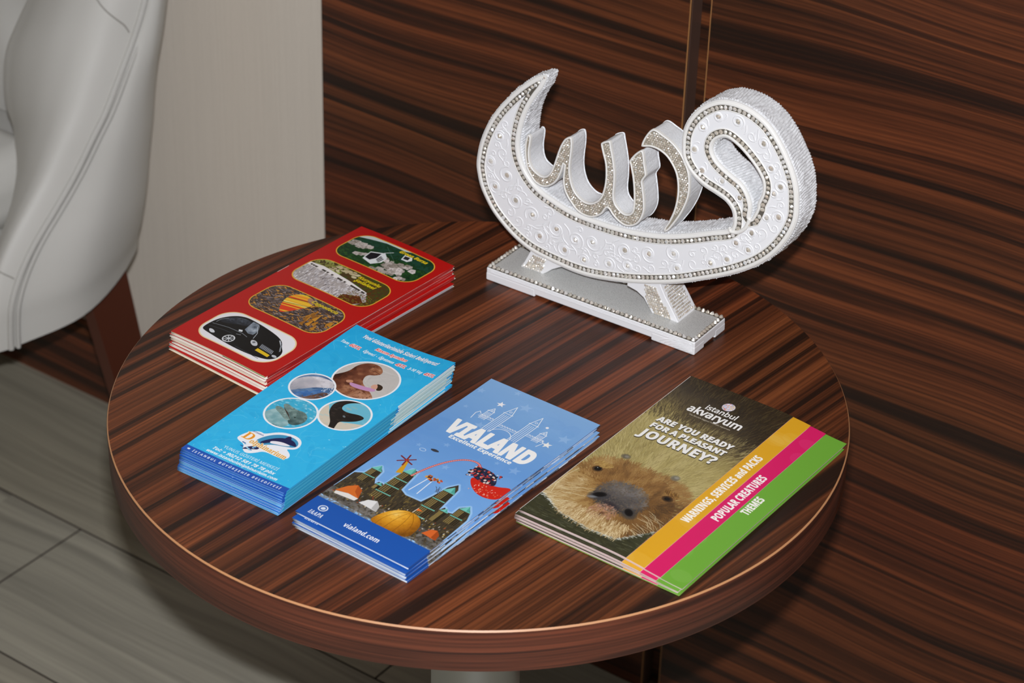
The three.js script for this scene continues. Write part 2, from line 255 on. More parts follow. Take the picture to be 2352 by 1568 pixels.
{
  const MM = 0.001;
  const root = thing('calligraphy_ornament', 'white calligraphy ornament studded with clear crystals on a rectangular stand', 'ornament', [-0.0992, TOP, -0.1401], 0.0307);
  const BH = 11.06;
  const mWhite = new THREE.MeshPhysicalMaterial({ color: 0xe9e9ea, roughness: 0.45 });
  const mFrame = new THREE.MeshPhysicalMaterial({ color: 0xe6e4df, roughness: 0.34 });
  const GRIT = dataTex(512, 512, (x, y) => { const c = 255 * (0.55 * noise(x * 0.42, y * 0.42) + 0.45 * noise(x * 0.9 + 50, y * 0.9)); return [c, c, c]; }, false);
  const GLIT = dataTex(512, 512, (x, y) => { const n = noise(x * 0.5, y * 0.5) * 0.6 + noise(x * 0.93 + 9, y * 0.93) * 0.4, c = 206 + 70 * (n - 0.4) + (n > 0.8 ? 40 : 0); return [c, c, c * 0.985]; });
  for (const t of [GRIT, GLIT]) t.repeat.set(1 / 0.06, 1 / 0.06);
  const mRough = new THREE.MeshStandardMaterial({ color: 0xeaebec, roughness: 0.55, bumpMap: GRIT, bumpScale: 0.0003 });
  const mGlitter = new THREE.MeshStandardMaterial({ map: GLIT, roughness: 0.42, metalness: 0.25, bumpMap: GRIT, bumpScale: 0.00025 });
  const mChain = new THREE.MeshStandardMaterial({ color: 0x6d675c, roughness: 0.5, metalness: 0.4 });
  const mCup = new THREE.MeshStandardMaterial({ color: 0xa59c8b, roughness: 0.5, metalness: 0.3 });
  const mCrystal = [[0.80, 0.77, 0.70], [0.64, 0.60, 0.52], [0.92, 0.90, 0.87], [0.74, 0.68, 0.61]].map((c) => new THREE.MeshPhysicalMaterial({ color: new THREE.Color().setRGB(...c), metalness: 0.42, roughness: 0.2, clearcoat: 1, clearcoatRoughness: 0.05 }));

  // plane helpers
  const pts2 = (flat) => { const o = []; for (let i = 0; i < flat.length; i += 2) o.push(new THREE.Vector2(flat[i], flat[i + 1])); return o; };
  const area = (p) => p.reduce((s, a, i) => { const b = p[(i + 1) % p.length]; return s + a.x * b.y - b.x * a.y; }, 0) / 2;
  function dense(flat, step, closed = true) {
    let p = pts2(flat); if (closed && area(p) < 0) p.reverse();
    const c = new THREE.CatmullRomCurve3(p.map((q) => V3(q.x, q.y, 0)), closed, 'centripetal'), n = Math.round(c.getLength() / step);
    const o = c.getSpacedPoints(n).map((q) => new THREE.Vector2(q.x, q.y)); if (closed) o.pop(); return o;
  }
  function normals(p, closed = true) {        // to the left of the run: into the material of a counter-clockwise outline
    return p.map((_, i) => { const a = closed ? p[(i - 1 + p.length) % p.length] : p[Math.max(0, i - 1)], b = closed ? p[(i + 1) % p.length] : p[Math.min(p.length - 1, i + 1)]; const d = b.clone().sub(a).normalize(); return new THREE.Vector2(-d.y, d.x); });
  }
  const distTo = (q, p, closed = true) => { let m = 1e9; for (let i = 0; i < p.length - (closed ? 0 : 1); i++) { const a = p[i], b = p[(i + 1) % p.length], dx = b.x - a.x, dy = b.y - a.y, t = clamp(((q.x - a.x) * dx + (q.y - a.y) * dy) / (dx * dx + dy * dy + 1e-9), 0, 1), ex = q.x - a.x - t * dx, ey = q.y - a.y - t * dy, d = ex * ex + ey * ey; if (d < m) m = d; } return Math.sqrt(m); };
  const inside = (q, p) => { let c = false; for (let i = 0, j = p.length - 1; i < p.length; j = i++) if ((p[i].y > q.y) !== (p[j].y > q.y) && q.x < (p[j].x - p[i].x) * (q.y - p[i].y) / (p[j].y - p[i].y) + p[i].x) c = !c; return c; };
  function reach(p, nrm, d, sgn = 1) { return p.map((q, i) => { let t = d; for (let k = 0; k < 14 && t > 0.3; k++) { if (distTo(new THREE.Vector2(q.x + nrm[i].x * t * sgn, q.y + nrm[i].y * t * sgn), p) >= t * 0.94) break; t *= 0.84; } return t; }); }
  const slim = (x, y) => 1 - 0.46 * sst(105, 168, y) * sst(75, 40, x);      // the horn thins towards its tip
  // a band that follows an outline: rows of [inset, height]
  function bandAlong(p, rows, sgn = 1, closed = true, jitter) {
    const nrm = normals(p, closed), far = Math.max(...rows.map((r) => r[0])), lim = far > 0.3 ? reach(p, nrm, far, sgn) : p.map(() => 9);
    const n = p.length, m = rows.length, pos = [], uv = [], idx = []; let run = 0;
    for (let i = 0; i < n + (closed ? 1 : 0); i++) {
      const k = i % n; if (i) run += p[k].distanceTo(p[(i - 1) % n]);
      for (let j = 0; j < m; j++) {
        const o = Math.min(rows[j][0], lim[k]) * sgn - (jitter ? jitter(run, rows[j][1], j) * sgn : 0);
        pos.push((p[k].x + nrm[k].x * o) * MM, (p[k].y + nrm[k].y * o) * MM, rows[j][1] * slim(p[k].x, p[k].y) * MM); uv.push(run * MM, rows[j][1] * MM);
      }
    }
    for (let i = 0; i < n - (closed ? 0 : 1); i++) for (let j = 0; j < m - 1; j++) { const a = i * m + j, b = a + m; if (sgn > 0) idx.push(a, b, b + 1, a, b + 1, a + 1); else idx.push(a, b + 1, b, a, a + 1, b + 1); }
    const g = new THREE.BufferGeometry(); g.setAttribute('position', new THREE.Float32BufferAttribute(pos, 3)); g.setAttribute('uv', new THREE.Float32BufferAttribute(uv, 2)); g.setIndex(idx); g.computeVertexNormals(); return g;
  }
  function face(p, holes, z) {
    const s = new THREE.Shape(p); for (const h of holes) s.holes.push(new THREE.Path(h));
    const g = new THREE.ShapeGeometry(s), q = g.attributes.position; for (let i = 0; i < q.count; i++) q.setZ(i, z < -5 ? z * slim(q.getX(i), q.getY(i)) : z); g.scale(MM, MM, MM); return uvm(g, 0, 1);
  }
  // crystals
  const gemGeo = (() => { const g = new THREE.CylinderGeometry(0.42, 1, 0.62, 8, 1).toNonIndexed(); g.rotateX(Math.PI / 2); g.translate(0, 0, 0.3); g.computeVertexNormals(); return g; })();
  const spots = [];                 // { x, y, z, r, big, face: Matrix4 or null }
  const near = (list, x, y, d) => list.some((s) => (s.x - x) ** 2 + (s.y - y) ** 2 < d * d);

  // ---- the figure, leaning back a touch on its legs
  const figure = new THREE.Matrix4().makeTranslation(0, BH * MM, -14.5 * MM).multiply(new THREE.Matrix4().makeRotationX(-0.04));
  const set = (g) => g.applyMatrix4(figure);
  const body = dense(BODY, 1.0), hole = dense(HOLE, 1.0), DEP = 28;
  const ridge = (s, z) => { const q = s + 1.6 * noise(z * 0.2, s * 0.07) + 0.12 * z; const r = Math.abs(((q * 0.46) % 1 + 1) % 1 - 0.5) * 2, cut = noise(s * 0.4, z * 0.17 + 7); return 0.15 + 1.0 * r * (0.35 + 1.0 * cut) + 0.7 * (noise(s * 1.1 + 9, z * 0.24) - 0.5) + 0.25 * (noise(s * 1.7, z * 0.7) - 0.5); };
  const sideRows = [[0.4, -1.8], [0.2, -3.2]]; for (let k = 0; k <= 26; k++) sideRows.push([0, -3.8 - (DEP - 4.2) * k / 26]); sideRows.push([0.9, -DEP]);
  const rough = (s, z, j) => (j < 2 || j === sideRows.length - 1 ? 0 : ridge(s, z));
  const bodyFine = dense(BODY, 0.5), holeFine = dense(HOLE, 0.5);
  const bodyMesh = part('body', set(face(body, [hole], -1.3)), mWhite, root, 'smooth white front with raised scrolls');
  part('rough_side', set(mergeGeometries([bandAlong(bodyFine, sideRows, 1, true, rough), bandAlong(holeFine, sideRows, -1, true, rough)])), mRough, bodyMesh, 'coarse ridged side');
  part('back_face', set(face(body, [hole], -DEP)), mRough, bodyMesh);
  const fr = [[0, -2.6], [0.25, -1.3], [0.9, -0.45], [1.8, 0], [2.9, 0.1], [3.5, -0.2], [3.8, -1.4]];
  part('rim', set(mergeGeometries([bandAlong(body, fr, 1), bandAlong(hole, fr.map(([o, z]) => [o * 0.75, z]), -1)])), mFrame, bodyMesh, 'rounded glossy rim');
  const ridgeRow = [[7.35, -1.35], [7.5, -0.75], [7.9, -0.65], [8.4, -1.35]];
  part('inner_ridge', set(mergeGeometries([bandAlong(body, ridgeRow, 1), bandAlong(hole, ridgeRow.map(([o, z]) => [o - 0.95, z]), -1)])), mFrame, bodyMesh);
  part('crystal_channel', set(mergeGeometries([bandAlong(body, [[3.75, -1.2], [7.4, -1.2]], 1), bandAlong(hole, [[2.8, -1.2], [6.45, -1.2]], -1)])), mChain, bodyMesh, 'grey metal channel under the crystals');
  { // the rounded end of the inner stroke lies over the front
    const c = new THREE.CatmullRomCurve3(pts2(TAIL_END).map((q) => V3(q.x * MM, q.y * MM, -0.0009)), false, 'centripetal');
    part('stroke_end', set(new THREE.TubeGeometry(c, 40, 0.0016, 10)), mFrame, bodyMesh);
  }
  const rowAlong = (p, off, sgn, gap) => { const nr = normals(p), lim = reach(p, nr, off, sgn); let last = null; p.forEach((q, i) => {
    if (lim[i] < off * 0.3) return; const x = q.x + nr[i].x * lim[i] * sgn, y = q.y + nr[i].y * lim[i] * sgn;
    if (last && (last.x - x) ** 2 + (last.y - y) ** 2 < gap * gap) return; if (near(spots, x, y, gap * 0.9)) return; last = { x, y }; spots.push({ x, y, z: -1.0, r: 1.76 }); }); };
  rowAlong(bodyFine, 5.55, 1, 3.55); rowAlong(holeFine, 4.6, -1, 3.45);
  const gems = pts2(GEMS); gems.forEach((q) => spots.push({ x: q.x, y: q.y, z: -1.0, r: 2.05 }));
  // raised scrolls: a curl round every stone, leaf strokes between them
  {
    const list = [], tube = (arr, r) => list.push(new THREE.TubeGeometry(new THREE.CatmullRomCurve3(arr.map(([x, y]) => V3(x * MM, y * MM, -0.00178)), false, 'centripetal'), arr.length * 4, r * MM, 8));
    const okAt = (x, y, d) => { const q = new THREE.Vector2(x, y); return inside(q, body) && !inside(q, hole) && distTo(q, body) > d && distTo(q, hole) > d - 1; };
    seed = 41;
    gems.forEach((q, k) => {
      const wall = Math.min(distTo(q, body), distTo(q, hole)), R = clamp(wall - 8.6, 2.4, 7.5), a0 = rr(0, 6.28), dir = k % 2 ? 1 : -1, A = [];
      for (let i = 0; i <= 16; i++) { const t = i / 16, a = a0 + dir * t * 7.2, r = mix(2.8, R, t ** 1.3); A.push([q.x + r * Math.cos(a), q.y + r * Math.sin(a)]); }
      const B = A.filter(([x, y]) => okAt(x, y, 8.3)); if (B.length > 6) tube(B, 0.95);
      for (let s = 0; s < 3; s++) {          // short leaf strokes
        const a = rr(0, 6.28), r0 = R + rr(1.2, 2.4), C = []; for (let i = 0; i <= 6; i++) { const t = i / 6, b = a + dir * t * 0.9, r = r0 + 3.2 * Math.sin(t * 2.2) * t; C.push([q.x + r * Math.cos(b), q.y + r * Math.sin(b)]); }
        if (C.every(([x, y]) => okAt(x, y, 8.6))) tube(C, 0.85);
      }
    });
    const taken = gems.map((q) => [q.x, q.y, clamp(Math.min(distTo(q, body), distTo(q, hole)) - 8.6, 2.4, 7.5)]);
    for (let tries = 0; tries < 2600; tries++) {      // more curls wherever the front is still bare
      const x = rr(-24, 254), y = rr(12, 192), R = mix(5.2, 2.2, tries / 2600); if (!okAt(x, y, 8.4 + R) || taken.some(([a, b, r]) => Math.hypot(a - x, b - y) < (r + R) * 0.92)) continue;
      taken.push([x, y, R]); const a0 = rr(0, 6.28), dir = rnd() < 0.5 ? 1 : -1, A = [];
      for (let i = 0; i <= 14; i++) { const t = i / 14, a = a0 + dir * t * 6.6, r = mix(0.9, R, t); A.push([x + r * Math.cos(a), y + r * Math.sin(a)]); } 
      const ae = a0 + dir * 6.6; for (let i = 1; i <= 4; i++) { const r = R * (1 + i * 0.16), a = ae + dir * 0.22 * i * (1 - i * 0.12); const q = [x + r * Math.cos(a), y + r * Math.sin(a)]; if (okAt(q[0], q[1], 8.3)) A.push(q); else break; }
      tube(A, 0.85);
    }
    part('scroll_relief', set(mergeGeometries(list)), mWhite, bodyMesh, 'low raised scrolls and leaves');
    for (const q of gems) part('stone_setting', set(new THREE.TorusGeometry(2.6 * MM, 0.5 * MM, 6, 20).translate(q.x * MM, q.y * MM, -1.2 * MM)), mWhite, bodyMesh);
  }
  // ---- the two strokes standing in the curve
  const pave = [];
  function stroke(flat, label, pitch) {
    const p = dense(flat, 0.7), D = 20.5;
    const s = part('letter', set(face(p, [], -0.9)), mCup, root, label);
    const rows = [[0.15, -1.0], [0, -2.6], [0.5, -3.0]]; for (let k = 0; k <= 6; k++) rows.push([0.5, -3.4 - (D - 4.2) * k / 6]); rows.push([1.2, -D]);
    part('side', set(bandAlong(p, rows, 1, true, (q, z, j) => (j < 3 || j === rows.length - 1 ? 0 : 0.35 * (noise(q * 0.9, z * 0.5) - 0.5)))), mRough, s, 'finely grained side');
    part('back_face', set(face(p, [], -D)), mRough, s);
    part('rim', set(bandAlong(p, [[0, -2.6], [0.1, -0.7], [0.45, -0.1], [1.0, 0], [1.45, -0.15], [1.6, -1.0]], 1)), mFrame, s);
    const bb = new THREE.Box2().setFromPoints(p);
    for (let y = bb.min.y, r = 0; y < bb.max.y; y += pitch * 0.88, r++) for (let x = bb.min.x + (r % 2) * pitch / 2; x < bb.max.x; x += pitch) {
      const q = new THREE.Vector2(x + rr(-0.1, 0.1), y + rr(-0.1, 0.1)); if (inside(q, p) && distTo(q, p) > 2.15) pave.push({ x: q.x, y: q.y, z: -0.85, r: pitch * 0.5 });
    }
  }
  stroke(WAVE, 'wavy stroke with three bowls, paved with small crystals', 1.95);
  stroke(ARC, 'sickle shaped stroke paved with small crystals', 1.95);
  // ---- stand: slab with four corner feet, and two flared legs
  {
    const W = 189, D = 45.3, slab = mergeGeometries([at(bx(W * MM, 9.0 * MM, D * MM, 0.0012), W / 2 * MM, 6.5 * MM, -D / 2 * MM),
      ...[[0, 0], [1, 0], [0, 1], [1, 1]].map(([i, j]) => at(bx((i === 0 ? 46 : 38) * MM, 7 * MM, 15 * MM, 0.0012), (i ? W - 18.8 : 22.8) * MM, 3.5 * MM, -(j ? D - 7.3 : 7.3) * MM))]);
    const base = part('stand', slab, mWhite, root, 'white slab with corner feet');
    part('glitter_top', at(uvm(bx((W - 3) * MM, 0.0006, (D - 3) * MM), 0, 2), W / 2 * MM, (BH + 0.05) * MM, -D / 2 * MM), mGlitter, base, 'silvery grained top');
    part('crystal_channel', mergeGeometries([at(bx(W * MM - 0.003, 0.0007, 0.0036), W / 2 * MM, (BH + 0.3) * MM, -2.4 * MM), at(bx(W * MM - 0.003, 0.0007, 0.0036), W / 2 * MM, (BH + 0.3) * MM, -(D - 2.4) * MM), at(bx(0.0036, 0.0007, D * MM - 0.003), 2.3 * MM, (BH + 0.3) * MM, -D / 2 * MM), at(bx(0.0036, 0.0007, D * MM - 0.003), (W - 2.3) * MM, (BH + 0.3) * MM, -D / 2 * MM)]), mChain, base);
    // shell carving at the front right corner and low lines elsewhere
    const carve = []; for (let k = 0; k < 7; k++) { const r = 4 + k * 3.2, A = []; for (let i = 0; i <= 10; i++) { const a = mix(1.62, 3.05, i / 10); A.push(V3((W - 1 + r * Math.cos(a) * 1.25) * MM, clamp(r * Math.sin(a) * 0.32 + 1.2, 1, 9) * MM, 0.0002)); } carve.push(new THREE.TubeGeometry(new THREE.CatmullRomCurve3(A), 20, 0.0004, 5)); }
    for (let k = 0; k < 3; k++) carve.push(at(bx((W - 8) * MM, 0.0007, 0.0006, 0.0002), W / 2 * MM, (10.2 - k * 1.1) * MM, 0.0001));
    part('carving', mergeGeometries(carve.map((g) => { const q = g.index ? g.toNonIndexed() : g; return q; })), mWhite, base);
    const legR = [...LEG_Ri, ...[164.3, 0, 157.3, 10.4, 151.5, 18.5, 147.0, 26.6, 146, 33, 118, 29]], legL = [55.5, 10.5, 49.6, 6.8, 44.5, 2.3, 41.3, 0, 20.8, 0, 23.9, 5.1, 29.1, 16.2, 33, 24, 36, 31, 62, 26, 60, 13.0];
    for (const [flat, lab] of [[legR, 'flared leg at the wide end, crystal panels on two sides'], [legL, 'flared leg at the horn end, crystal panel in front']]) {
      let p = pts2(flat); if (area(p) < 0) p.reverse();
      const g = new THREE.ExtrudeGeometry(new THREE.Shape(p), { depth: 26, bevelEnabled: true, bevelThickness: 0.5, bevelSize: 0.5, bevelOffset: -0.5, bevelSegments: 1 });
      g.translate(0, BH, -16.7 - 27); g.scale(MM, MM, MM);
      part('support_leg', g, mWhite, root, lab);
    }
    // crystal fields on the legs: front faces, and the outer side of the right leg
    const field = (poly, z, pitch) => { const p = pts2(poly), bb = new THREE.Box2().setFromPoints(p); for (let y = bb.min.y, r = 0; y < bb.max.y; y += pitch * 0.88, r++) for (let x = bb.min.x + (r % 2) * pitch / 2; x < bb.max.x; x += pitch) if (inside(new THREE.Vector2(x, y), p)) pave.push({ x, y: y + BH, z, r: pitch * 0.52, flat: true }); };
    field([133.5, 24, 135.5, 12.5, 142.3, 2.2, 158.6, 2.2, 151, 12.5, 144.4, 24], -16.2, 2.15);
    field([32.2, 15, 27.5, 6.5, 24.3, 2.2, 39.4, 2.2, 42.4, 7, 46, 15], -16.2, 2.15);
    for (let k = 0, y = 2.4; y < 24; y += 1.95, k++) for (let z = -20 - (k % 2); z > -40; z -= 2.15) { const x = y < 10.4 ? mix(164.3, 157.3, y / 10.4) : mix(157.3, 147, (y - 10.4) / 16.2); pave.push({ x: x + 0.1, y: y + BH, z, r: 1.25, flat: true, side: true }); }
    for (let x = 2.2; x < W - 1; x += 3.92) for (const z of [-2.3, -D + 2.3]) spots.push({ x, y: BH + 0.2, z, r: 1.95, up: true });
    for (let z = -6.1; z > -D + 4; z -= 3.92) for (const x of [2.2, W - 2.2]) spots.push({ x, y: BH + 0.2, z, r: 1.95, up: true });
  }
  // ---- place the stones: the larger ones one by one, the fine fields as one part
  const tmp = new THREE.Object3D(), mat4 = (s) => {
    tmp.position.set(s.x * MM, s.y * MM, s.z * MM); tmp.rotation.set(0, 0, 0);
    if (s.up) tmp.rotation.x = -Math.PI / 2; if (s.side) tmp.rotation.set(0, Math.PI / 2, 0);
    tmp.rotateX(rr(-0.26, 0.26)); tmp.rotateY(rr(-0.26, 0.26)); tmp.rotateZ(rr(0, 3)); tmp.scale.set(s.r * MM, s.r * MM, s.r * MM * (s.up ? 1.9 : 1)); tmp.updateMatrix();
    return s.up || s.flat ? tmp.matrix.clone() : figure.clone().multiply(tmp.matrix);
  };
  spots.sort((a, b) => (b.up ? -b.z < 10 : 0) - (a.up ? -a.z < 10 : 0));
  const rest = [];
  const backRow = (s) => s.up && s.z < -30;
  const order = [...spots.filter((s) => !backRow(s)), ...spots.filter(backRow)];
  order.forEach((s, i) => {
    if (i >= 300) { rest.push(s); return; }
    const m = part('crystal', gemGeo, mCrystal[Math.floor(rnd() * 4)], root); mat4(s).decompose(m.position, m.quaternion, m.scale);
  });
  const fine = [...pave, ...rest], inst = new THREE.InstancedMesh(gemGeo, mCrystal[0].clone(), fine.length); inst.material.color.set(0xffffff);
  inst.name = 'crystal_paving'; inst.userData = { kind: 'stuff', label: 'fields of tiny clear crystals' }; inst.castShadow = inst.receiveShadow = true;
  const cc = [[0.72, 0.66, 0.56], [0.58, 0.52, 0.43], [0.86, 0.82, 0.75], [0.66, 0.58, 0.49]].map((c) => new THREE.Color().setRGB(...c));
  fine.forEach((s, i) => { inst.setMatrixAt(i, mat4(s)); inst.setColorAt(i, cc[Math.floor(rnd() * 4)]); });
  root.add(inst);
  console.log('crystals', order.length, 'paving', fine.length);
}

// ---------------------------------------------------------------- printed leaflets
function canvas(w, h) { const c = document.createElement('canva' + 's'); c.width = w; c.height = h; return [c, c.getContext('2d')]; }
function canvasTex(c) { const t = new THREE.CanvasTexture(c); t.colorSpace = THREE.SRGBColorSpace; t.anisotropy = 8; return t; }
const poly = (g, p, fill) => { g.beginPath(); for (let i = 0; i < p.length; i += 2) i ? g.lineTo(p[i], p[i + 1]) : g.moveTo(p[i], p[i + 1]); g.closePath(); if (fill) { g.fillStyle = fill; g.fill(); } };
const blob = (g, p, fill) => { const n = p.length / 2, P = (i) => [p[2 * ((i + n) % n)], p[2 * ((i + n) % n) + 1]]; g.beginPath(); for (let i = 0; i < n; i++) { const a = P(i), b = P(i + 1), m = [(a[0] + b[0]) / 2, (a[1] + b[1]) / 2]; if (!i) { const z = P(-1); g.moveTo((z[0] + a[0]) / 2, (z[1] + a[1]) / 2); } g.quadraticCurveTo(a[0], a[1], m[0], m[1]); } g.closePath(); if (fill) { g.fillStyle = fill; g.fill(); } };
const disc = (g, x, y, r, fill, ry = r, rot = 0) => { g.beginPath(); g.ellipse(x, y, r, ry, rot, 0, Math.PI * 2); if (fill) { g.fillStyle = fill; g.fill(); } };
const line = (g, p, col, w) => { g.beginPath(); for (let i = 0; i < p.length; i += 2) i ? g.lineTo(p[i], p[i + 1]) : g.moveTo(p[i], p[i + 1]); g.strokeStyle = col; g.lineWidth = w; g.stroke(); };
const hexmix = (a, b, t) => { const f = (h) => [1, 3, 5].map((k) => parseInt(h.slice(k, k + 2), 16)), A = f(a), B = f(b); return `rgb(${A.map((v, i) => Math.round(mix(v, B[i], t))).join(',')})`; };
// text set into a box: baseline left (x, y), cap size, stretched to a width
function text(g, s, x, y, size, width, font, col, o = {}) {
  g.save(); g.translate(x, y); if (o.rot) g.rotate(o.rot); if (o.skew) g.transform(1, 0, -o.skew, 1, 0, 0);
  g.font = font.replace('@', '20px'); const m = g.measureText(s).width || 1; const k = size / 20; g.scale(width ? width / m : k, k);
  if (o.stroke) { g.strokeStyle = o.stroke; g.lineWidth = (o.lw ?? 0.5) / k; g.lineJoin = 'round'; g.strokeText(s, 0, 0); }
  if (o.heavy) { g.strokeStyle = col; g.lineWidth = o.heavy / k; g.lineJoin = 'round'; g.strokeText(s, 0, 0); }
  g.fillStyle = col; g.fillText(s, 0, 0); g.restore();
}
const SANS = 'bold @ sans-serif', SANSR = '@ sans-serif', SERIF = 'bold @ serif', SANSI = 'italic bold @ sans-serif';
// a printed photograph: dots of changing tone inside an outline
function mottle(g, shape, f, n, r0, r1, al = 0.55, ry = [0.4, 1]) {
  g.save(); blob(g, shape); g.clip(); let x0 = 1e9, x1 = -1e9, y0 = 1e9, y1 = -1e9; for (let i = 0; i < shape.length; i += 2) { x0 = Math.min(x0, shape[i]); x1 = Math.max(x1, shape[i]); y0 = Math.min(y0, shape[i + 1]); y1 = Math.max(y1, shape[i + 1]); }
  g.globalAlpha = al; for (let k = 0; k < n; k++) { const x = rr(x0, x1), y = rr(y0, y1), r = rr(r0, r1); disc(g, x, y, r, f(x, y), r * rr(ry[0], ry[1]), rr(0, 3)); } g.restore();
}
const tones = (list, t) => { const q = clamp(t, 0, 0.999) * (list.length - 1), k = Math.floor(q); return hexmix(list[k], list[k + 1], q - k); };
function page(w, h, k = 9) { const [c, g] = canvas(Math.round(w * k), Math.round(h * k)); g.scale(k, k); g.lineCap = 'round'; g.lineJoin = 'round'; return [c, g]; }
const star = (g, x, y, r, fill, rot = -0.3) => { const p = []; for (let i = 0; i < 10; i++) { const a = rot + i * Math.PI / 5 - Math.PI / 2, q = i % 2 ? r * 0.42 : r; p.push(x + q * Math.cos(a), y + q * Math.sin(a)); } poly(g, p, fill); };
function roundRect(g, x, y, w, h, r) { g.beginPath(); g.moveTo(x + r, y); g.arcTo(x + w, y, x + w, y + h, r); g.arcTo(x + w, y + h, x, y + h, r); g.arcTo(x, y + h, x, y, r); g.arcTo(x, y, x + w, y, r); g.closePath(); }

function artRed() {                  // 97 x 210.5
  seed = 11; const [c, g] = page(97, 210.5); g.fillStyle = '#bb1512'; g.fillRect(0, 0, 97, 210.5);
  g.fillStyle = 'rgba(255,235,225,.85)'; g.fillRect(0, 84, 0.5, 13);
  const panels = [[9, 7, 80.5, 40.3], [8.6, 57.8, 80, 39.2], [12, 108.2, 75.5, 39.8], [11.8, 159.5, 75.5, 42]];
  const pic = (i, f) => { const [x, y, w, h] = panels[i], r = i === 3 ? 15 : 13; g.save(); roundRect(g, x, y, w, h, r); g.clip(); f(x, y, w, h); g.restore(); roundRect(g, x, y, w, h, r); g.strokeStyle = i === 3 ? '#f4d9a0' : '#e8b43c'; g.lineWidth = i === 3 ? 1.1 : 0.9; g.stroke(); };
  pic(0, (x, y, w, h) => {
    g.fillStyle = '#123a20'; g.fillRect(x, y, w, h);
    for (let k = 0; k < 900; k++) { const py = y + rr(0, h); disc(g, x + rr(0, w), py, rr(0.5, 2.2), hexmix(py < y + 16 ? '#1c4a38' : '#0c2c16', py < y + 16 ? '#15402c' : '#2c5a22', rnd()), rr(0.4, 1.4)); }
    poly(g, [x, y, x + 52, y, x + 46, y + 2.4, x + 26, y + 2.2, x + 12, y + 5, x, y + 8], '#cfd9d4');
    const houses = (cx, cy, sx, sy, n) => { for (let k = 0; k < n; k++) { const a = cx + rr(-sx, sx), b = cy + rr(-sy, sy), q = rr(1.2, 3.4); poly(g, [a, b, a + q * 1.3, b - q * 0.4, a + q * 1.9, b + q * 0.5, a + q * 1.7, b + q * 1.3, a, b + q * 1.1], hexmix('#8e8478', '#e6dcd8', rnd())); disc(g, a + q, b + q * 0.8, 0.35, '#3b3a32'); } };
    houses(18, 23, 10, 3.5, 26); houses(28, 33, 5, 2, 8); houses(62, 34, 9, 4, 34); houses(64, 42, 16, 3, 26); houses(58, 28, 10, 2, 10); houses(72, 27, 4, 3, 10);
    line(g, [x + 30, y + 6, x + 52, y + 22], 'rgba(170,190,170,.4)', 0.3);
    poly(g, [34, 27, 45, 22, 51, 27, 52, 35, 47, 42, 36, 39], '#e9ecec'); poly(g, [35, 28, 43, 24.5, 44.5, 32, 42, 37.5, 36.5, 36.5], '#16161e');
    for (let k = 0; k < 3; k++) poly(g, [45.2 + k * 1.9, 28 + k, 46.4 + k * 1.9, 27.5 + k, 46.8 + k * 1.5, 34 + k, 45.8 + k * 1.5, 34.5 + k], '#26262c'); line(g, [44, 22, 49, 17], '#dfe5e5', 0.7);
    poly(g, [58, 14, 65, 13, 68, 17, 66, 21, 60, 21], '#e4e8e8'); poly(g, [59.3, 15, 64, 14.4, 65, 18.6, 60.6, 19.4], '#20242c');
    text(g, 'Green Bursa', 51, 13.4, 5.2, 28, SANSI, '#f0d020', { heavy: 0.25 });
  });
  pic(1, (x, y, w, h) => {
    g.fillStyle = '#4a3a1c'; g.fillRect(x, y, w, h);
    for (let k = 0; k < 800; k++) { const px = x + rr(0, w), py = y + rr(0, h), t = (px - x) / w; disc(g, px, py, rr(0.5, 2.2), hexmix(t < 0.4 ? '#aab860' : '#5c3414', t < 0.4 ? '#7d7a38' : '#3c5418', rnd()), rr(0.4, 1.3), rr(0, 3)); }
    for (let k = 0; k < 24; k++) disc(g, x + rr(20, 44), y + rr(2, 10), rr(1, 3), hexmix('#d8cfa8', '#b4a078', rnd()), rr(0.8, 1.6));
    poly(g, [x, y + 12, x + 14, y + 11, x + 40, y + 15, x + 66, y + 20, x + 74, y + 29, x + 70, y + 40, x, y + 40], '#b3aaa6');
    for (let k = 0; k < 520; k++) { const px = x + rr(0, 70), top = 12 + (px - x) * 0.13, py = y + rr(top, 39); line(g, [px, py, px + rr(-0.7, 0.7), py + rr(1, 4)], hexmix('#5a5254', '#f6f2f4', rnd() ** 0.6), rr(0.25, 1.0)); }
    poly(g, [x, y + 11, x + 14, y + 10, x + 44, y + 14.5, x + 66, y + 19, x + 66, y + 22, x + 40, y + 18.5, x, y + 15], '#f2ece8');
    for (let k = 0; k < 26; k++) { const px = x + rr(2, 64); poly(g, [px, y + 12 + (px - x) * 0.12, px + 2.4, y + 12.3 + (px - x) * 0.12, px + 1.8, y + 14.2 + (px - x) * 0.12, px, y + 13.8 + (px - x) * 0.12], '#3a322c'); }
    poly(g, [62, 90, 74, 84, 82, 90, 76, 97.5, 62, 97.5], '#5c2c10'); for (let k = 0; k < 90; k++) disc(g, rr(61, 88), rr(80, 97), rr(0.3, 1.1), hexmix('#8a4416', '#6f8028', rnd()), 0.5);
    text(g, 'Kurşunlu', 54, 64.6, 4.8, 22, SANSI, '#e3c818', { heavy: 0.2 }); text(g, 'Şelalesi', 54.5, 69.6, 4.8, 20, SANSI, '#e3c818', { heavy: 0.25 });
  });
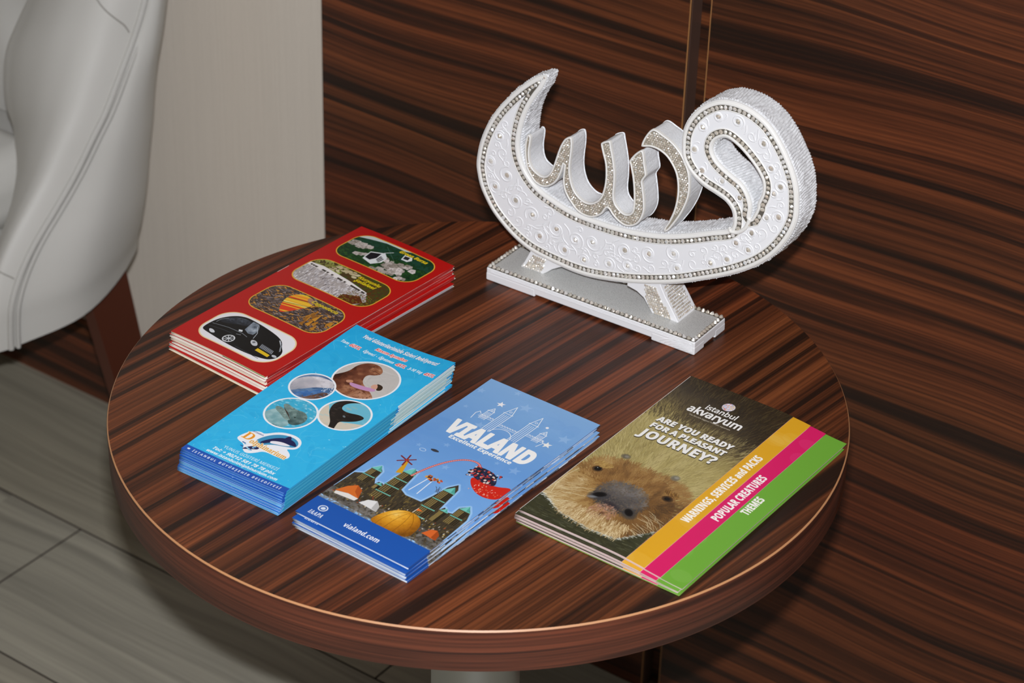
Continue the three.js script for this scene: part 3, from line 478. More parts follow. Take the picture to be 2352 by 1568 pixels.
  pic(2, (x, y, w, h) => {
    g.fillStyle = '#4b3a34'; g.fillRect(x, y, w, h);
    for (let k = 0; k < 1500; k++) { const px = x + rr(0, w), py = y + rr(0, h), a = rr(-0.9, 0.5), l = rr(0.8, 4.5); line(g, [px, py, px + l * Math.cos(a), py + l * Math.sin(a)], rnd() < 0.16 ? hexmix('#c07a24', '#e0a23a', rnd()) : hexmix('#2a1f1c', '#a39490', rnd() ** 1.5), rr(0.25, 1.1)); }
    for (let k = 0; k < 14; k++) { const px = rr(62, 84), py = rr(126, 143); poly(g, [px, py, px + 2, py - rr(5, 9), px + 4, py + 1], hexmix('#8d5a1e', '#d9962c', rnd())); }
    g.save(); blob(g, [34, 126.5, 33.5, 117, 38, 111, 46, 109.5, 54, 112, 57, 118.5, 53, 127.5, 46, 139.5, 42, 140], '#f0b42e'); g.clip();
    for (let k = 0; k < 9; k++) poly(g, [30, 112 + k * 3.6, 60, 106 + k * 3.6, 60, 107.6 + k * 3.6, 30, 113.6 + k * 3.6], ['#f6e23c', '#f08a20', '#e43a14', '#f6c832', '#f8ee80', '#dc3010'][k % 6]);
    poly(g, [30, 133, 60, 127, 60, 132, 30, 140], '#e2401c'); line(g, [33, 121, 58, 114], '#4a3020', 0.7); line(g, [33, 128, 57, 121], '#6a4020', 0.6); disc(g, 53, 114, 6, 'rgba(150,120,120,.75)', 3, 0.4); g.restore();
    text(g, 'Cappadocia', 52, 115.0, 5, 26, SANSI, '#dcc020', { heavy: 0.2 });
  });
  pic(3, (x, y, w, h) => {              // a black saloon car
    g.fillStyle = '#f0eef0'; g.fillRect(x, y, w, h);
    const car = [14, 190, 14.4, 178, 18, 170, 24, 164, 31, 161.6, 40, 162, 54, 163.6, 68, 166.4, 75, 170, 79, 175, 84, 179, 86.4, 186, 84, 192, 79, 195, 66, 197.6, 50, 198, 34, 196.4, 22, 194.6, 16, 193.6];
    blob(g, car, '#0a0a0c'); mottle(g, car, (x, y) => tones(['#020203', '#0c0d10', '#1a1c22'], noise(x / 5, y / 3)), 500, 0.6, 2.4, 0.4);
    blob(g, [16.5, 177, 20, 169, 27, 164, 36, 163.2, 41, 165, 40, 171, 30, 174, 22, 178], '#20242c'); mottle(g, [18, 175, 22, 168, 30, 164, 38, 164, 40, 170, 30, 173], (x, y) => tones(['#23272f', '#5a6470', '#aab4be'], noise(x / 4, y / 2) * 0.6 + (170 - y) / 30), 300, 0.4, 1.2, 0.35);
    poly(g, [39, 163.2, 45, 163.4, 50.5, 171, 51.5, 176.5, 47, 177.5, 41.5, 175], '#7e8894'); mottle(g, [39, 163, 46, 163, 52, 172, 51, 177, 42, 176], (x, y) => tones(['#39414c', '#8a96a2', '#ccd4da'], noise(x / 3, y / 4)), 260, 0.4, 1.3, 0.4);
    blob(g, [53, 165, 66, 167.4, 74, 172, 77, 178, 70, 180.5, 60, 179, 55, 173], '#0b0c0e'); line(g, [72, 169.5, 77.5, 174, 81.4, 179.6], '#c9ced3', 0.9); line(g, [75, 171, 79.5, 176.5, 81.6, 180.5], '#6d747c', 0.5);
    line(g, [16, 183, 30, 180.4, 44, 180, 50, 181.5], '#8d949c', 0.45); line(g, [16, 187, 30, 185, 38, 185], '#33373e', 0.6); line(g, [46.5, 166.5, 52.5, 173, 55, 180], '#b4bbc2', 0.55); poly(g, [38, 177.6, 41, 176.6, 42.4, 178.6, 39.6, 179.6], '#e4e8ea'); line(g, [41, 183.4, 44.5, 182.4], '#aab0b6', 0.4); line(g, [17, 180, 17.4, 175, 21, 171], '#a8aeb6', 0.4);
    disc(g, 41, 191.5, 4.9, '#d6d8da', 5.0); disc(g, 41, 191.5, 3.9, '#1c1c1e'); for (let k = 0; k < 8; k++) { const a = k * 0.785; line(g, [41, 191.5, 41 + 3.8 * Math.cos(a), 191.5 + 3.8 * Math.sin(a)], '#cfd2d4', 0.7); } disc(g, 41, 191.5, 1, '#cfd2d4');
    blob(g, [55, 181.5, 60, 181, 64.5, 185, 62, 187.5, 57, 185.5], '#c9ccd0'); disc(g, 59, 183.4, 1.2, '#6a6e74'); blob(g, [80, 186.5, 84, 185.5, 86, 188, 82, 189], '#c0c4c8');
    poly(g, [65, 181, 78, 182.4, 80, 186.8, 66.5, 186], '#565a60'); for (let k = 0; k < 9; k++) line(g, [66 + k * 1.5, 181.6 + k * 0.13, 67.2 + k * 1.5, 185.8 + k * 0.1], '#a8acb2', 0.35);
    poly(g, [66.6, 187.2, 79.6, 188.2, 80, 191.4, 66.8, 190.6], '#e6c01e'); line(g, [52, 196, 76, 197], '#3c4248', 0.5); blob(g, [19, 190, 23, 189, 28, 192, 24, 194], '#d9dce0');
  });
  return canvasTex(c);
}

function artBlue() {                 // 95 x 205 units
  seed = 23; const [c, g] = page(95, 205); const gr = g.createLinearGradient(0, 0, 95, 205); gr.addColorStop(0, '#24afe6'); gr.addColorStop(0.5, '#30bbee'); gr.addColorStop(1, '#2fb9ec'); g.fillStyle = gr; g.fillRect(0, 0, 95, 205);
  for (let k = 0; k < 240; k++) { const x = rr(0, 95), y = rr(0, 205); g.globalAlpha = rr(0.05, 0.14); disc(g, x, y, rr(3, 11), rnd() < 0.5 ? '#0f96d2' : '#54cdf2', rr(1, 4), rr(0, 3)); } g.globalAlpha = 1;
  for (let k = 0; k < 200; k++) { let x = rr(0, 95), y = rr(0, 205), a = rr(0, 6.3); g.globalAlpha = rr(0.1, 0.32); const p = [x, y]; for (let i = 0; i < 7; i++) { a += rr(-0.7, 0.7); x += 2 * Math.cos(a); y += 2 * Math.sin(a); p.push(x, y); } line(g, p, '#a8ecff', rr(0.15, 0.55)); } g.globalAlpha = 1;
  for (let k = 0; k < 50; k++) { g.globalAlpha = rr(0.2, 0.6); disc(g, rr(0, 95), rr(0, 205), rr(0.3, 1.2), '#d8f7ff', rr(0.2, 0.6), rr(0, 3)); } g.globalAlpha = 1;
  const ring = (x, y, r, f) => { disc(g, x, y, r, '#f6f8fb'); g.save(); disc(g, x, y, r - 1.5); g.clip(); f(); g.restore(); };
  ring(53, 57, 26.5, () => {             // a large brown sea lion with a child in a mauve shirt
    g.fillStyle = '#c9c4be'; g.fillRect(20, 25, 70, 65); for (let k = 0; k < 60; k++) { g.globalAlpha = 0.25; line(g, [rr(25, 85), rr(30, 85), rr(25, 85), rr(30, 85)], hexmix('#a9a49e', '#dedad4', rnd()), rr(0.4, 1.6)); } g.globalAlpha = 1;
    const sl = [24, 72, 30, 63, 35, 54, 34.6, 45, 38, 38, 44.5, 34.4, 51, 35.4, 56, 39.6, 57.4, 44, 54, 48, 50, 49.6, 49, 54, 53, 62, 64, 67, 73, 74, 76, 84, 46, 90, 28, 84];
    blob(g, sl, '#6a3a26'); mottle(g, sl, (x, y) => tones(['#35190f', '#5e3222', '#7d4a33', '#a8714f', '#c49272'], 0.12 + 0.55 * noise(x / 4, y / 4) + 0.02 * (x - 40) - 0.006 * (y - 55) + (y > 70 ? 0.2 : 0)), 2200, 0.4, 2.2, 0.45);
    mottle(g, [45, 39, 53, 37.6, 57, 42, 55, 47, 47, 47], (x, y) => tones(['#7c4a34', '#a8704e', '#c69a78'], noise(x / 2, y / 2)), 260, 0.4, 1.2, 0.5); line(g, [47, 44, 51, 43, 56.6, 44.4], '#43231a', 0.45); disc(g, 46.5, 38.6, 0.5, '#1c0f0a');
    blob(g, [44, 66, 50, 65, 60, 64, 66, 62, 68, 66, 60, 69, 48, 70], '#c995c0'); disc(g, 64, 60, 3.2, '#d9a58c'); blob(g, [62, 55.5, 69, 56, 71, 62, 67, 64, 66, 59], '#3a2a1c'); blob(g, [40, 65, 45, 62, 47, 65, 43, 68], '#c99072');
  });
  ring(26, 87.6, 18, () => {             // a white whale
    g.fillStyle = '#5d7ea6'; g.fillRect(5, 65, 45, 45); for (let k = 0; k < 120; k++) { g.globalAlpha = 0.4; disc(g, rr(6, 46), rr(68, 108), rr(1, 4), hexmix('#3c5f8c', '#8fabc8', rnd()), rr(0.5, 1.6)); } g.globalAlpha = 1;
    const wh = [7, 98, 9, 86, 16, 77, 26, 72.6, 37, 73.6, 42, 77, 38, 82, 29, 86, 21, 95, 13, 104];
    mottle(g, [5, 66, 48, 66, 48, 110, 5, 110], (x, y) => tones(['#2f527e', '#54779f', '#8faac6'], noise(x / 7, y / 3)), 700, 0.6, 2.6, 0.5); blob(g, wh, '#bdb8be'); mottle(g, wh, (x, y) => tones(['#7f8796', '#a8a7b0', '#cfcace', '#ece9ee'], 0.5 * noise(x / 5, y / 4) + (92 - y) / 36 + 0.1), 900, 0.5, 2.2, 0.45);
    mottle(g, [22, 108, 32, 93, 42, 86, 48, 96, 40, 110], (x, y) => tones(['#43261c', '#6d4634', '#8f6a54'], noise(x / 3, y / 3)), 500, 0.5, 2, 0.5); mottle(g, [18, 104, 27, 92, 38, 84, 37, 90, 27, 106], (x, y) => tones(['#2c5a98', '#3f71b0', '#6f98c8'], noise(x / 4, y / 3)), 400, 0.5, 1.6, 0.55);
    for (let k = 0; k < 40; k++) disc(g, 38 + rr(-4, 5), 83 + rr(-3, 5), rr(0.2, 0.7), hexmix('#b8c8d8', '#ffffff', rnd()), 0.3); disc(g, 38, 76, 0.7, '#333'); disc(g, 43, 90, 1.6, '#1f2c44');
  });
  ring(69, 103, 20.4, () => {            // a dark seal arched on a pale floor
    g.fillStyle = '#6fc0d6'; g.fillRect(46, 80, 46, 46); poly(g, [46, 92, 58, 108, 72, 112, 92, 104, 92, 128, 46, 128], '#d8cdb8'); for (let k = 0; k < 70; k++) { g.globalAlpha = 0.3; disc(g, rr(48, 90), rr(82, 124), rr(0.6, 3), rnd() < 0.5 ? '#8fd4e4' : '#c8bca4', 0.8); } g.globalAlpha = 1;
    blob(g, [70, 127, 66.5, 117, 61, 111, 55, 104, 52.5, 94, 58, 87, 66, 81, 73, 79.6, 80, 81, 85, 85, 84, 86.5, 78, 83.6, 70, 83.6, 63, 87.6, 60, 93, 62, 98.5, 69, 99.5, 78, 96.5, 84, 98, 82, 104, 76, 109, 70.5, 112, 72, 118, 74.5, 125], '#231e1b'); for (let k = 0; k < 300; k++) { g.globalAlpha = 0.35; const x = rr(53, 83), y = rr(80, 126); g.save(); blob(g, [70, 127, 66.5, 117, 61, 111, 55, 104, 52.5, 94, 58, 87, 60, 93, 62, 98.5, 69, 99.5, 78, 96.5, 84, 98, 82, 104, 76, 109, 70.5, 112, 72, 118, 74.5, 125]); g.clip(); disc(g, x, y, rr(0.5, 1.8), tones(['#080706', '#2a2420', '#55463c'], noise(x / 3, y / 3)), 0.6); g.restore(); } g.globalAlpha = 1; disc(g, 69.6, 104.8, 1.5, '#6e7a80', 0.9, 0.5);
  });
  ring(35.5, 124.5, 20.4, () => {        // a dolphin lifting its head from the water
    g.fillStyle = '#3fb4d8'; g.fillRect(12, 100, 48, 50); for (let k = 0; k < 260; k++) { g.globalAlpha = rr(0.2, 0.8); disc(g, rr(14, 58), rr(103, 147), rr(0.4, 2.2), hexmix('#2a95bd', '#d2f2fa', rnd()), rr(0.3, 0.9), rr(-0.5, 0.5)); } g.globalAlpha = 1;
    const bel = [18, 140, 20, 128, 27, 124, 36, 127, 43, 133, 43, 142, 34, 148, 22, 146], jaw = [20.6, 123, 25, 121.6, 33, 125, 41.5, 131, 38, 134, 30, 129.5, 22, 126.5], hd = [23.6, 118, 26, 115.8, 31, 117.4, 36, 118.4, 43, 117.4, 49, 121, 51.6, 128, 48, 135.4, 42, 136.4, 37, 129.4, 31, 124.4, 26, 121];
    blob(g, bel, '#8fb6ba'); mottle(g, bel, (x, y) => tones(['#5f959c', '#8fb8bb', '#c2dcdc'], noise(x / 4, y / 4) * 0.7 + (140 - y) / 60), 700, 0.5, 2, 0.4); blob(g, hd, '#4f6866'); mottle(g, hd, (x, y) => tones(['#2d4341', '#516a68', '#7f9994', '#a8bdb6'], 0.3 + 0.5 * noise(x / 3, y / 3) + (122 - y) / 40), 800, 0.4, 1.6, 0.45);
    blob(g, jaw, '#79938e'); mottle(g, jaw, (x, y) => tones(['#4f6b68', '#7d9892', '#b2c8c2'], noise(x / 2, y / 2)), 300, 0.3, 1, 0.5); poly(g, [26.2, 121.4, 33, 124.8, 41.6, 132, 33, 126.2], '#41302a'); disc(g, 41.4, 127, 0.6, '#141c1a'); mottle(g, [27, 147, 33, 142, 39, 143, 34, 148], (x, y) => tones(['#2c5a60', '#5c8c90'], noise(x, y)), 120, 0.3, 1, 0.6);
  });
  // dolphin badge with its name
  g.lineWidth = 1.6; g.strokeStyle = '#f4f6fa'; blob(g, [24, 169, 27, 160, 33, 156, 37, 157.5, 44, 149, 52, 146, 60, 146, 66, 150, 68, 158, 60, 162, 68, 166, 70, 171, 64, 173, 50, 172, 46, 178, 41, 182, 36, 179, 34, 174, 25, 172], '#f4f6fa'); g.stroke();
  blob(g, [36, 167, 40, 156, 48, 149, 58, 147.5, 65, 151, 66.5, 157, 60, 160, 50, 163, 42, 170], '#3f95bf');
  blob(g, [40, 166, 45, 157, 52, 151.5, 60, 150.5, 67, 156, 62, 156.5, 55, 157, 48, 161, 43, 167], '#1d2050'); blob(g, [52, 153, 54, 146.5, 58, 151, 55, 152], '#1d2050'); blob(g, [46, 160, 54, 156.5, 63, 157, 58, 160, 52, 161.5, 47, 163], '#f2eef4'); blob(g, [34, 181, 38, 174, 44, 170, 46, 174, 42, 176], '#1d2050'); for (let k = 0; k < 12; k++) disc(g, rr(30, 42), rr(172, 179), rr(0.6, 1.5), k % 2 ? '#9fd4ee' : '#2b6aa8', 0.6);
  g.save(); g.translate(26.5, 169.5); g.rotate(0.07); text(g, 'D', -1.5, -1, 11.5, 9, SERIF, '#f09a28', { stroke: '#fff4d8', lw: 0.9 }); text(g, 'olphinarium', 7.4, 0.6, 6.6, 35, SERIF, '#e8a236', { stroke: '#fff4d8', lw: 0.8 }); g.restore(); text(g, 'İSTANBUL', 28, 159, 2.2, 10, SANS, '#2c4a90');
  text(g, 'YUNUS GÖSTERİ MERKEZİ', 23.5, 186.6, 4.4, 50, SANSR, '#dff4fb'); text(g, 'Tel: + 90212 581 78 78 pbx', 17.4, 192.0, 4.6, 57, SANSI, '#ffffff'); text(g, 'www.istanbuldolphinarium.com', 15.6, 196.6, 4.2, 65, SANSI, '#ffffff');
  g.fillStyle = '#1d55b4'; g.fillRect(0, 198.6, 95, 6.4); for (let k = 0; k < 3; k++) { g.globalAlpha = 0.5; line(g, [rr(0, 60), 198.6, rr(20, 95), 198.4], '#a8e8fa', 0.4); } g.globalAlpha = 1;
  disc(g, 4.6, 201.9, 1.3, '#dfe8fa', 0.9); text(g, 'İ S T A N B U L   B Ü Y Ü K Ş E H İ R   B E L E D İ Y E S İ', 8.5, 203.4, 3.4, 81, SANS, '#e8eefc');
  text(g, 'Yeni Gösterilerimizle Sizleri Bekliyoruz!', 13.6, 11.0, 6.6, 71, SANSI, '#ffffff', { stroke: '#d89aa8', lw: 0.25 });
  const red = { stroke: '#fff0f0', lw: 0.9 }; text(g, 'Kasım Ayından', 32, 18.9, 5, 29.5, SANSI, '#f03c30', red);
  text(g, 'Tam', 4.2, 26.2, 4.8, 7.4, SANSI, '#ffffff'); text(g, '60TL', 12.8, 26.6, 5.4, 10, SANSI, '#ee3a30', red); text(g, 'Öğrenci  -  Öğretmen', 26, 26.8, 4.8, 29, SANSI, '#ffffff'); text(g, '45TL', 57, 27.0, 5.4, 9.2, SANSI, '#ee3a30', red); text(g, '3-10 Yaş', 68.6, 26.6, 4.8, 13, SANSI, '#ffffff'); text(g, '45TL', 83.4, 26.4, 5.4, 9.2, SANSI, '#ee3a30', red);
  return canvasTex(c);
}

function artPark() {                 // 97 x 212 units; the costumed figure of the print is left out
  seed = 37; const [c, g] = page(97, 212); const gr = g.createLinearGradient(0, 0, 0, 190); gr.addColorStop(0, '#84b0de'); gr.addColorStop(0.45, '#6a9fdc'); gr.addColorStop(1, '#82b3e8'); g.fillStyle = gr; g.fillRect(0, 0, 97, 212);
  for (let k = 0; k < 60; k++) { g.globalAlpha = 0.07; disc(g, rr(0, 97), rr(0, 180), rr(4, 16), rnd() < 0.6 ? '#9cc4f0' : '#4484cc', rr(3, 9)); } g.globalAlpha = 1;
  for (const [x, y, r] of [[43, 15.5, 5.5], [88, 30.5, 5.5], [31, 53.5, 4.5], [4, 17, 3.6], [85, 84, 5], [29.3, 88, 3], [45.8, 110, 3.4], [27, 4, 3.2], [14, 100, 2.6], [70, 84, 2.4], [8, 40, 2.4]]) { g.globalAlpha = 0.32; star(g, x, y, r, '#b9d6f6'); } g.globalAlpha = 1;
  star(g, 26.3, 22.7, 3.6, '#f4f2f4'); star(g, 82.7, 43.8, 4, '#f6f4ee'); disc(g, 70, 26.2, 1.2, '#f4f2f4');
  const L = (p, w = 0.55) => line(g, p, '#f0f4fa', w);        // plain line drawing of pointed towers and walls
  L([20, 49.5, 18.6, 42, 20, 38.4, 22, 40.5]);
  const tower = (x, w, top, bot, cone) => { L([x - w, bot, x - w, top + cone, x, top, x + w, top + cone, x + w, bot]); for (let q = -0.5; q <= 0.51; q += 0.5) L([x + w * q, bot, x + w * q, top + cone + 2], 0.4); L([x - w * 1.25, top + cone, x + w * 1.25, top + cone]); disc(g, x, top + cone * 0.72, w * 0.28); g.strokeStyle = '#f0f4fa'; g.lineWidth = 0.4; g.stroke(); };
  tower(26.4, 2.4, 29.5, 46, 4.5); tower(38, 3.3, 18.4, 55.5, 11); tower(60.4, 3.3, 18.2, 55.5, 11); tower(73, 2.4, 30.3, 46, 4.5);
  for (const [a, b, y] of [[22, 34.4, 42], [41.5, 57, 44.5], [64, 78, 42]]) { const p = []; for (let x = a, k = 0; x < b; x += 1.15, k++) p.push(x, y - (k % 2 ? 1.2 : 0), x + 1.15, y - (k % 2 ? 1.2 : 0)); L(p, 0.45); L([a, y + 1.6, b, y + 1.6], 0.4); }
  g.beginPath(); g.ellipse(49.5, 56.5, 9, 9, 0, Math.PI, 2 * Math.PI); g.strokeStyle = '#f0f4fa'; g.lineWidth = 0.55; g.stroke(); L([77.8, 50.2, 79.4, 44, 76.8, 41.4]);
  text(g, 'VIALAND', 14.6, 73.6, 24, 72.4, SANS, '#fbfaf6', { skew: 0.0, heavy: 2.0 });
  text(g, 'Excellent Experience', 23.2, 79.6, 5.6, 54.5, SANS, '#fbfbf8', { heavy: 0.18 });
  // fun fair: turreted buildings with green roofs, mill, coaster, swing ride
  const mass = [0, 186, 1, 153, 6.6, 149.5, 8.2, 141, 11, 136.5, 15.6, 141, 17, 150, 20.5, 155, 21.4, 151.5, 25, 151.5, 27, 154.5, 26.4, 140, 30, 126, 35, 126, 39, 149, 45, 152, 58, 151.5, 60, 142, 62, 128, 66, 121, 69.6, 126, 73, 151, 74.8, 146.6, 79, 150, 83, 149, 82.8, 141, 87.6, 136, 92, 141.4, 95, 149, 97, 188];
  g.globalAlpha = 0.5; g.strokeStyle = '#bfe0fa'; g.lineWidth = 3; poly(g, mass); g.stroke(); g.globalAlpha = 1; poly(g, mass, '#40382a');
  g.save(); poly(g, mass); g.clip(); for (let k = 0; k < 1500; k++) { const x = rr(0, 97), y = rr(122, 188); g.globalAlpha = 0.6; poly(g, [x, y, x + rr(0.3, 1), y, x + rr(0.3, 1), y + rr(1, 4), x, y + rr(1, 4)], tones(['#17140f', '#3a3222', '#6b5630', '#96803f', '#2c2a22'], rnd())); } g.globalAlpha = 1; g.restore();
  const keep = (x, w, top, bot, n) => { for (let k = 0; k < n; k++) { const y0 = mix(bot, top, k / n), y1 = mix(bot, top, (k + 1) / n), ww = w * mix(1.15, 0.85, k / n); poly(g, [x - ww, y0, x - ww * 0.94, y1, x + ww * 0.94, y1, x + ww, y0], '#4a3f2a'); for (let q = -0.84; q <= 0.85; q += 0.28) poly(g, [x + ww * q - 0.32, y0 - 0.6, x + ww * q - 0.32, y1 + 1.6, x + ww * q + 0.28, y1 + 1.6, x + ww * q + 0.28, y0 - 0.6], q > 0.1 ? '#1b1810' : '#94804a'); poly(g, [x - ww * 1.08, y1 + 0.9, x - ww * 1.0, y1 - 0.3, x + ww * 1.0, y1 - 0.3, x + ww * 1.08, y1 + 0.9], '#6ec0ae'); } poly(g, [x - w * 0.9, top, x, top - w * 1.3, x + w * 0.9, top], '#74c8ba'); poly(g, [x, top - w * 1.3, x + w * 0.9, top, x + w * 0.2, top], '#4fa496'); };
  keep(11, 4.2, 141, 158, 2); keep(23.4, 2.0, 153.5, 160, 1); keep(31.4, 5.4, 131, 168, 4); keep(66, 5, 131, 176, 4); keep(77, 2.6, 150, 164, 1); keep(87.5, 4.2, 141, 160, 2);
  mottle(g, [-6, 172, 14, 175, 40, 174, 60, 172, 80, 172, 103, 176, 103, 196, -6, 196], (x, y) => tones(['#34322f', '#56534e', '#7d7973', '#a29d96'], 0.2 + 0.6 * noise(x / 8, y / 1.6) + (y - 182) / 60), 1500, 0.5, 2.6, 0.6, [0.2, 0.5]);
  for (let k = 0; k < 160; k++) { const x = rr(2, 94), y = rr(164, 180); g.globalAlpha = 0.85; disc(g, x, y, rr(0.25, 0.7), ['#b89a4a', '#2c2a26', '#a44a2a', '#76746e', '#d8d0c0'][k % 5], rr(0.4, 1)); } g.globalAlpha = 1;
  poly(g, [19.6, 118, 21, 118, 27, 134, 23, 136], '#d8a028'); for (let k = 0; k < 6; k++) { const a = k * 1.047 + 0.3; line(g, [19.6, 120, 19.6 + 6.4 * Math.cos(a), 120 + 6.4 * Math.sin(a)], '#7c2a34', 1.2); } disc(g, 19.6, 120, 1, '#c83a2a');
  g.beginPath(); g.moveTo(34, 132); g.bezierCurveTo(37, 112, 46, 92, 58, 92); g.bezierCurveTo(63, 92, 66, 96, 67, 103); g.strokeStyle = '#c8362e'; g.lineWidth = 1.7; g.stroke(); g.setLineDash([0.7, 0.9]); g.strokeStyle = '#efb2a8'; g.lineWidth = 0.8; g.stroke(); g.setLineDash([]);
  blob(g, [66, 108, 73, 106, 86, 108, 98, 100, 98, 117, 92, 121.5, 82, 122, 72, 116], '#d22618'); for (let k = 0; k < 46; k++) { const x = rr(72, 96), y = rr(110, 120); line(g, [x, y, x + rr(-0.6, 0.6), y + rr(-1, 1)], rnd() < 0.5 ? '#f6c0b0' : '#e88a5a', 0.5); }
  blob(g, [60, 97, 66, 94, 78, 95, 84, 102, 86, 108, 76, 109, 66, 107], '#23263a'); for (let k = 0; k < 90; k++) disc(g, rr(61, 83), rr(95, 108), rr(0.5, 1.1), ['#b03030', '#e8d0c4', '#303a6a', '#181818', '#c8453a'][k % 5]);
  L([43, 146, 45, 128], 0.7); L([50, 146, 49, 128], 0.7); for (let k = 0; k < 44; k++) disc(g, rr(42, 55), rr(124, 129), rr(0.5, 1.1), ['#b8642a', '#e0a648', '#4c2c1c', '#cc4a2a'][k % 4]); for (let k = 0; k < 8; k++) line(g, [53 + rr(0, 8), 130 + rr(0, 3), 54 + rr(0, 8), 137], '#4c5a72', 0.3);
  disc(g, 21, 103, 2, null); blob(g, [23, 99, 26, 97, 30, 97.5, 31, 99, 27, 100.5], '#3a3c44'); g.beginPath(); g.ellipse(20, 103, 2.4, 1.6, 0, 0, 6.3); g.strokeStyle = '#c4dcf6'; g.lineWidth = 0.5; g.stroke();
  // plain amber pavilion tents with white and orange pennants
  const dome = [44, 191, 44.6, 180, 49, 170.5, 56, 165, 65, 164, 73, 169, 76.6, 178, 76, 191];
  blob(g, dome, '#c8801a'); mottle(g, dome, (x, y) => tones(['#6e420c', '#a86814', '#d4901e', '#f0b23a', '#f8d67a'], clamp(0.95 - Math.hypot(x - 54, y - 172) / 26, 0.05, 0.95) + rr(-0.06, 0.06)), 1600, 0.5, 1.8, 0.5); for (const x of [50, 57, 64, 71]) { g.beginPath(); g.moveTo(61, 164); g.quadraticCurveTo(mix(61, x, 1.25), 174, x, 190); g.strokeStyle = 'rgba(110,64,10,.55)'; g.lineWidth = 0.4; g.stroke(); } line(g, [61, 164, 61.4, 158], '#e8e2d2', 0.5); poly(g, [61.4, 158, 66, 159.4, 61.4, 161], '#e2702a');
  poly(g, [4, 177, 8, 168, 13, 163, 19, 166, 23, 175, 14, 174.4], '#d9702a'); poly(g, [13, 163, 19, 166, 23, 175, 16, 170], '#b8541c'); poly(g, [5, 177, 14, 174.4, 23, 175, 22.4, 178.4, 6, 180], '#e9e4dc'); poly(g, [26, 178, 29, 171.6, 35, 169, 40, 173, 42, 179], '#e6e5e2'); poly(g, [35, 169, 40, 173, 42, 179, 37, 178], '#bcbab6'); poly(g, [80, 178, 83, 171, 87, 169.6, 91, 173, 92.4, 179], '#d8662a'); poly(g, [87, 169.6, 91, 173, 92.4, 179, 88, 178], '#a84a1a');
  g.fillStyle = '#1c56ac'; g.fillRect(0, 189.3, 97, 23);
  disc(g, 12.4, 198.2, 3.6, '#e8eef8', 3.4); disc(g, 12.4, 198.2, 2.7, '#3a6ab4'); blob(g, [10.4, 199, 11.6, 196.6, 14, 196.8, 14.4, 199, 12.4, 200], '#dce6f4');
  text(g, 'IAAPA', 6.6, 207.4, 5.4, 11.6, SERIF, '#f2f5fb', { skew: 0.1 }); text(g, 'vialand.com', 34.8, 204.6, 6.4, 30, SANS, '#f4f6fc');
  return canvasTex(c);
}

